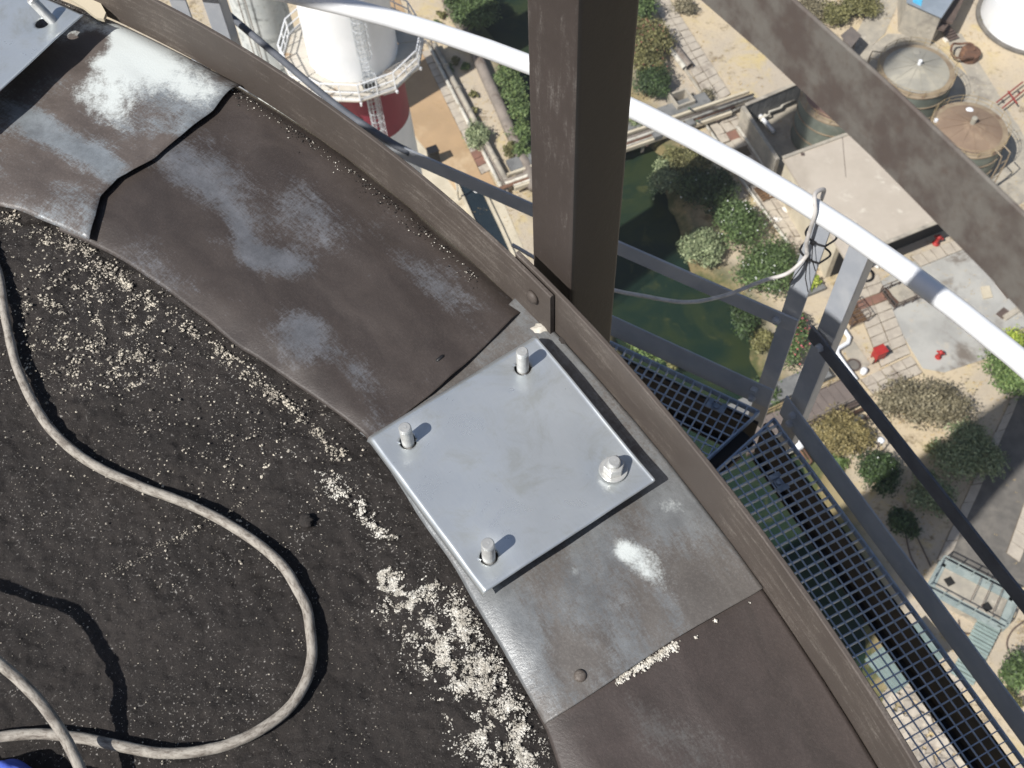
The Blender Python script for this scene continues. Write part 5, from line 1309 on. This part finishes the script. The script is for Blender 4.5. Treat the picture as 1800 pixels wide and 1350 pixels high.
for k in range(3):
    a = Q[0] + (Q[1] - Q[0]) * (0.5 + 0.17 * k); b = Q[3] + (Q[2] - Q[3]) * (0.5 + 0.17 * k); mb = MB(); mb.bar(a + [0, 0, 1.1], b + [0, 0, 1.1], 0.05, 0.05); mb.build('rail', M['brown_metal'], t)
t = empty('corrugated_ramp', gp(1725, 1125), 'pale corrugated ramp leading down from the sump block', 'ramp')
ra, rb = gp(1741, 1092, 1.5), gp(1690, 1195, 0.4); dr = (rb - ra); Lr = np.linalg.norm(dr); dr /= Lr; nr = np.array([-dr[1], dr[0], 0]); nr /= np.linalg.norm(nr)
nri = int(Lr / 0.26)
for i in range(nri):
    c = ra + dr * Lr * (i + 0.5) / nri; mb = MB(); mb.box(c + [0, 0, 0.04 * (i % 2)], dr * (Lr / nri * 0.78), nr * 1.7, [0, 0, 0.07]); mb.build('rib', M['corr'], t)
t = empty('steel_canopy', gp(1600, 1130), 'pale corrugated canopy seen through the grating at the bottom', 'canopy')
ra, rb = gp(1640, 1120, 2.0), gp(1545, 1190, 2.0); dr = (rb - ra); Lr = np.linalg.norm(dr); dr /= Lr; nr = np.array([-dr[1], dr[0], 0])
for i in range(18):
    c = ra + dr * Lr * (i + 0.5) / 18; mb = MB(); mb.box(c + [0, 0, 0.03 * (i % 2)], dr * (Lr / 18 * 0.92), nr * 3.0, [0, 0, 0.07]); mb.build('rib', M['corr'], t)
# rubble field seen through the grating
mb = MB(); r2 = np.random.default_rng(5)
for k in range(420):
    x, y = 1560 + 130 * r2.random(), 1180 + 220 * r2.random()
    if not on_land(gp(x, y)): continue
    c = gp(x, y, 0.15); s = 0.25 + 0.5 * r2.random(); a = r2.random() * 3.14
    mb.box(c, np.array([math.cos(a), math.sin(a), 0.2]) * s, np.array([-math.sin(a), math.cos(a), 0.1]) * s * 0.8, [0, 0, s * 0.5])
tag(mb.build('rubble', M['slab'], None), 'pale broken stones under the grating at the bottom', None, None, 'stuff')
# hoses on the sand at lower right
GH = 'thin hoses lying on the sand'
for pts, lab in (([(1685, 1090), (1690, 1110), (1715, 1112), (1730, 1084)], 'brown hose looping below the sump hatches'), ([(1690, 1108), (1705, 1130), (1712, 1150)], 'short brown hose hanging toward the ramp'), ([(1800, 1092), (1780, 1108), (1770, 1130), (1776, 1150), (1790, 1165)], 'thin dark hose curving at the right edge below the ramp'), ([(1592, 940), (1600, 975), (1612, 1000)], 'thin dark hose from the round dark shrub toward the sump'), ([(1608, 935), (1622, 965), (1636, 995)], 'second thin hose running from the round dark shrub')):
    mb = MB(); mb.tube(smoothpath([gp(x, y, 0.12) for x, y in pts], 6), 0.06, 6); tag(mb.build('hose', M['brown_metal'], None), lab, 'hose', GH)
# street lamp over the painted shade patch, white float lamp, dark box
t = empty('street_lamp', gp(812, 342), 'street lamp leaning over the dark patch', 'street lamp')
hl = 4.0; lb = gp(806, 352, 0); top = gp(806 - 2, 330, hl)
mb = MB(); mb.tube([flat(lb, ZG), flat(lb, ZG + hl)], 0.09, 8); mb.build('pole', M['pipe'], t)
hp = at(833, 331, ZG + hl + 0.3); mb = MB(); mb.tube([flat(lb, ZG + hl), (flat(lb, ZG + hl) + hp) / 2 + [0, 0, 0.3], hp], 0.06, 8); mb.build('arm', M['pipe'], t)
ad = hp - flat(lb, ZG + hl); ad[2] = 0; ad /= np.linalg.norm(ad)
mb = MB(); mb.tube([hp - ad * 0.3, hp, hp + ad * 0.4, hp + ad * 0.6], 0.2, 10, True, [0.08, 0.2, 0.22, 0.1]); mb.build('lamp_head', M['white'], t, smooth=True)
t = empty('yard_lamp', gp(1548, 778), 'small white globe lamp on a bent pole by the round shrub', 'street lamp')
p = [gp(1542, 800, 0), gp(1541, 795, 1.5), gp(1544, 782, 2.6), gp(1548, 774, 2.8)]
mb = MB(); mb.tube(smoothpath(p, 5), 0.06, 6); mb.build('pole', M['brown_metal'], t)
mb = MB(); c = gp(1549, 774, 2.7); mb.lathe(c, [(0.01, -0.3), (0.22, -0.2), (0.3, 0), (0.22, 0.2), (0.01, 0.3)], 14); mb.build('globe', M['white'], t, smooth=True)
t = empty('dark_box', gp(762, 271), 'dark box standing on the tan walkway', 'cabinet')
c = gp(762, 275, 0.9); mb = MB(); mb.box(c, U * 1.0, V * 0.8, [0, 0, 1.8]); mb.build('box', M['dark'], t)  # plain dark box with a lid
mb = MB(); mb.box(c + [0, 0, 0.95], U * 1.1, V * 0.9, [0, 0, 0.1]); mb.build('lid', M['black'], t)
for x, y, lab in ((757, 287, 'white hydrant stub at the corner of the tan walkway'), (1517, 655, 'white cap at the corner of the slab pavement')):
    mb = MB(); mb.lathe(gp(x, y, 0.05), [(0.28, 0), (0.28, 0.5), (0.18, 0.62), (0, 0.65)], 14); tag(mb.build('white_stub', M['white'], None, smooth=True), lab, 'stub')

# ================================================================== PLANTS
def leaves(c, rx, ry, rz, n, size, seed, lobes=9, open_=0.0, up=0.35):
    r = np.random.default_rng(seed); mb_v, mb_f = [], []
    L_ = []
    for k in range(lobes):
        d_ = r.normal(size=3); d_ /= np.linalg.norm(d_); d_[2] = abs(d_[2]) * 0.9 - 0.15; q = 0.78 * r.random() ** 0.4
        L_.append((d_ * q, 0.22 + 0.3 * r.random()))
    L_.append((np.zeros(3), 0.62))
    w = np.array([q[1] ** 2 for q in L_]); w /= w.sum()
    idx = r.choice(len(L_), n, p=w)
    dirs = r.normal(size=(n, 3)); dirs /= np.linalg.norm(dirs, axis=1)[:, None]; dirs[:, 2] = np.where(dirs[:, 2] < -0.5, -dirs[:, 2], dirs[:, 2])
    cen_ = np.array([q[0] for q in L_])[idx]; rad_ = np.array([q[1] for q in L_])[idx]
    dep = 1.0 - 0.6 * r.random(n) ** 1.8 + 0.16 * r.normal(size=n) * (1 + open_)
    P = (cen_ + dirs * (rad_ * dep)[:, None]) * [rx, ry, rz] + c
    nn = dirs + 0.75 * r.normal(size=(n, 3)) + [0, 0, up]; nn /= np.linalg.norm(nn, axis=1)[:, None]
    t1 = np.cross(nn, r.normal(size=(n, 3))); t1 /= np.linalg.norm(t1, axis=1)[:, None]; t2 = np.cross(nn, t1)
    s = size * (0.6 + 0.8 * r.random(n))
    a = t1 * (s * 1.0)[:, None]; b = t2 * (s * 0.55)[:, None]
    Vv = np.stack([P - a, P - b * 0.9, P + a, P + b], 1).reshape(-1, 3)
    keep = Vv[:, 2].reshape(-1, 4).min(1) > -1e9
    F = np.arange(4 * n).reshape(-1, 4)
    return Vv, F, P, nn
def shrub(px, py, rpx, kind, label, ry=1.0, h=None, flowers=None, nfl=0, dens=1.0, size=0.13, group=None, name='shrub', open_=0.0, seed=None, trunk=True):
    g0 = gp(px, py, 0); s = pxm(g0); r = rpx / s * 1.12; hh = h if h else r * 1.05
    c = gp(px, py, hh * 0.55); base = flat(c, ZG - (0.5 if not on_land(c) else 0.0)); seed = seed if seed is not None else int(px * 7 + py)
    cat = 'tree' if name.endswith('tree') else 'shrub'
    t = empty(name, base, label, cat, group)
    n = int(min(9000, 560 * r * r * dens * (0.6 + 0.5 * ry)) * (0.17 / size) ** 1.5)
    Vv, F, P, nn = leaves(c, r, r * ry, hh * 0.62, n, size, seed, 12 + int(r * 3), open_)
    Vv[:, 2] = np.maximum(Vv[:, 2], base[2] + 0.03)
    mb = MB(); mb.v = Vv.tolist(); mb.f = F.tolist(); mb.build('crown', LEAF[kind], t)
    if trunk:
        mb = MB(); rnd = random.Random(seed)
        mb.tube([base, base + [0, 0, hh * 0.4]], 0.1, 6, True, [0.07 + r * 0.035, 0.04 + r * 0.02])
        for k in range(5):
            a = k * 1.26 + rnd.random(); q = base + np.array([math.cos(a) * r * 0.6, math.sin(a) * r * ry * 0.6, hh * (0.6 + 0.3 * rnd.random())])
            mb.tube([base + [0, 0, hh * 0.2], (base + q) / 2 + [0, 0, hh * 0.15], q], 0.05, 5, True, [0.04 + r * 0.018, 0.03 + r * 0.01, 0.015])
        mb.build('trunk', M['bark'], t)
    if flowers:
        rg = np.random.default_rng(seed + 1); mb = MB()
        top = [i for i in range(n) if nn[i, 2] > 0.1 or rg.random() < 0.25]
        for i in rg.choice(top, min(nfl, len(top)), replace=False):
            p = P[i] + nn[i] * 0.12; q = 0.045 + 0.06 * rg.random()
            mb.add([p + [q, 0, 0], p + [0, q, 0], p - [q, 0, 0], p - [0, q, 0], p + [0, 0, q * 0.8]], [(0, 1, 4), (1, 2, 4), (2, 3, 4), (3, 0, 4)])
        tag(mb.build('flowers', M[flowers], t), kind='stuff')
    return t
G1 = 'shrubs along the right bank of the canal'
shrub(1134, 88, 42, 'olive', 'tall dark oleander with faded rose flowers beside the post', 1.5, 3.0, 'petal_rose', 170, group=G1)
shrub(1128, 16, 30, 'mid', 'bright green shrub at the top edge beside the garden path', 1.2, 2.6)
shrub(1140, 150, 40, 'dark', 'round grey green shrub with spiky outline left of the loose pipes', 0.85, 2.4, size=0.12)
shrub(1108, 210, 26, 'sage', 'low pale shrub at the post edge above the pipe bridge', 0.9, 1.6)
shrub(1212, 288, 40, 'olive', 'olive green shrub right under the white handrail', 0.9, 2.6, group=G1)
shrub(1168, 312, 30, 'sage', 'pale yellowish shrub hanging over the water, uppermost on the bank', 1.3, 2.2, group=G1)
shrub(1180, 285, 30, 'olive', 'small olive shrub beside the pipe bridge end', 0.9, 2.0, group=G1)
shrub(1245, 338, 50, 'dark', 'dark green shrub standing in the chimney shadow by the canal', 1.1, 3.2, 'petal_white', 26, group=G1)
shrub(1300, 392, 48, 'mid', 'green shrub dotted with white flowers in the middle of the bank', 1.0, 3.0, 'petal_white', 90, group=G1)
shrub(1345, 470, 52, 'mid', 'largest green shrub with white flowers behind the tied post', 1.1, 3.2, 'petal_white', 70, group=G1)
shrub(1236, 436, 38, 'sage', 'pale sage shrub at the water edge left of the flowering ones', 1.0, 2.2, group=G1)
shrub(1272, 330, 22, 'olive', 'small olive shrub at the pavement pipe', 1.0, 1.6, group=G1)
shrub(1312, 560, 26, 'dark', 'small dark green bush at the water edge below the knee rail', 1.4, 1.5, group=G1)
shrub(1336, 600, 20, 'olive', 'sparse olive bush on the bank below the knee rail', 1.3, 1.2, group=G1)
shrub(1394, 590, 30, 'mid', 'oleander covered in pink flowers between the railing posts', 1.7, 2.4, 'petal_pink', 260)
shrub(1402, 560, 16, 'brown', 'small dry bush above the pink oleander', 1.0, 1.2)
shrub(1352, 690, 24, 'mid', 'ragged green bush below the pink oleander at the bank', 1.2, 1.4, open_=1.0)
shrub(1420, 498, 17, 'lime', 'yellow green plant growing in the square planter', 1.0, 1.2, size=0.2, name='plant', trunk=False)
shrub(1150, 617, 24, 'bright', 'bright green bush between toe rail and grating on the near bank', 0.8, 1.6)
shrub(1118, 602, 20, 'bright', 'small bright green bush beside the post foot on the near bank', 0.8, 1.4)
shrub(1184, 634, 18, 'olive', 'small straggly bush at the outer grating edge', 0.9, 1.2)
shrub(1473, 768, 46, 'brown', 'yellow brown bushy shrub below the footbridge', 1.0, 2.6, size=0.12)
shrub(1508, 772, 12, 'mid', 'small green sprig beside the yellow brown shrub', 1.0, 0.8, trunk=False)
shrub(1470, 818, 18, 'grass', 'low green weeds below the yellow brown shrub', 1.2, 0.6, trunk=False)
shrub(1538, 830, 40, 'dark', 'round dark green shrub with a few white blossoms', 1.0, 2.6, 'petal_white', 16, size=0.12)
shrub(1588, 920, 30, 'dark', 'smaller round dark shrub on the sand by the thin hoses', 0.95, 1.9, size=0.12)
shrub(1580, 702, 40, 'dry', 'dry greyish bush behind the lower right knee rail', 0.9, 1.8, open_=1.5, dens=0.6, size=0.13)
shrub(1654, 716, 56, 'dry', 'wide dry grey bush in the middle of the sand', 0.85, 2.2, open_=1.5, dens=0.6, size=0.13)
shrub(1700, 806, 52, 'sage', 'large pale green shrub at the edge of the long shadow', 1.0, 2.8, size=0.12)
shrub(1640, 872, 34, 'sage', 'pale green shrub lower down at the shadow edge', 1.2, 1.8, size=0.12)
shrub(1640, 790, 13, 'olive', 'small brown green sapling by the large pale shrub', 1.0, 1.2)
shrub(1782, 660, 50, 'bright', 'tall green tree at the right edge under the white handrail', 1.1, 3.6, name='broadleaf_tree')
shrub(1800, 610, 30, 'lime', 'yellow green shrub at the right edge under the handrail', 1.0, 2.4)
shrub(1792, 1182, 30, 'mid', 'dark green shrub at the right edge below the ramp', 1.0, 2.2)
shrub(1770, 1230, 18, 'olive', 'low olive bush beside the toe rail at lower right', 1.0, 1.2)
# left bank
G2 = 'shrubs along the left bank of the canal'
shrub(838, 24, 42, 'mid', 'tall green shrub leaning over the canal at the top', 1.1, 3.0, group=G2)
shrub(806, -18, 40, 'mid', 'green shrub cut by the top edge left of the canal', 1.0, 3.0, group=G2)
for i, (x, y, r, lab) in enumerate(((893, 132, 20, 'uppermost green clump on the bank below the white handrail'), (907, 160, 22, 'second green clump on the bank beside the post'), (912, 196, 22, 'third green clump on the bank beside the post'), (916, 232, 20, 'fourth green clump on the bank beside the post'), (914, 264, 16, 'lowest green clump on the bank beside the post'))):
    shrub(x, y, r, 'grass', lab, 1.3, 1.5, group=G2, size=0.14, open_=0.8)
shrub(842, 240, 22, 'sage', 'grey green bush against the outer walkway beam', 1.3, 1.4, open_=1.0)
shrub(896, 262, 16, 'olive', 'small shaggy bush on the pipeline', 1.0, 1.2)
for i, (x, y) in enumerate(((775, 26), (768, 42), (810, 40), (788, 120), (800, 108), (818, 118), (832, 165), (834, 212), (830, 195))):
    shrub(x, y, 9, 'grass' if i % 2 else 'olive', ['tuft by the top pipes left of the pipeline', 'tuft just above the white handrail', 'tuft on the pipeline edge above the handrail', 'tuft in the shade below the handrail, leftmost', 'tuft in the shade below the handrail, upper one', 'tuft in the shade touching the pipeline', 'tuft on sunny straw near the pipeline', 'lower tuft on the straw beside the trench', 'middle tuft on the straw beside the trench'][i], 1.0, 0.6, group='grass tufts on the dry left bank', name='grass_tuft', trunk=False)
# top middle and far right scrub
shrub(1420, 20, 34, 'dry', 'dry tawny shrub at the top edge right of the garden path', 0.8, 1.6, open_=1.2, dens=0.7)
shrub(1468, 26, 26, 'olive', 'patchy olive shrub at the top edge beside the upper rail', 1.0, 1.5, open_=1.0)
shrub(1510, 12, 30, 'olive', 'brownish shrub at the top edge right of the upper rail', 0.9, 1.6, open_=1.0)
shrub(1200, 12, 20, 'dry', 'dry bush at the top edge touching the garden path', 0.9, 1.2, open_=1.2)
shrub(1748, 30, 22, 'olive', 'dark low scrub at the foot of the white tank', 0.8, 0.9, open_=1.0)
shrub(1240, 170, 14, 'dry', 'withered bush beside the garden path end', 1.0, 0.8, open_=1.0)
# dry grass and weeds
def tufts():
    r = np.random.default_rng(77); v, f = [], []; k = 0
    xs, ys = r.uniform(-45, 62, 26000), r.uniform(18, 112, 26000); sdv = sdist(xs, ys, CANAL)
    for x, y, s in zip(xs, ys, sdv):
        if s < 0.8: continue
        if nz(x * 0.22, y * 0.22, 4) + nz(x * 0.9, y * 0.9, 6) * 0.5 < 0.08: continue
        h = 0.06 + 0.16 * r.random(); a = r.random() * 6.28
        for q in (0, 2.1, 4.2):
            c, s_ = math.cos(a + q), math.sin(a + q); w = 0.03
            v += [(x - s_ * w, y + c * w, ZG), (x + s_ * w, y - c * w, ZG), (x + c * 0.2, y + s_ * 0.12, ZG + h)]; f.append((k, k + 1, k + 2)); k += 3
    mb = MB(); mb.v = v; mb.f = f
    tag(mb.build('dry_grass', LEAF['straw']), 'dry straw coloured grass on the waste ground', None, None, 'stuff')
tufts()
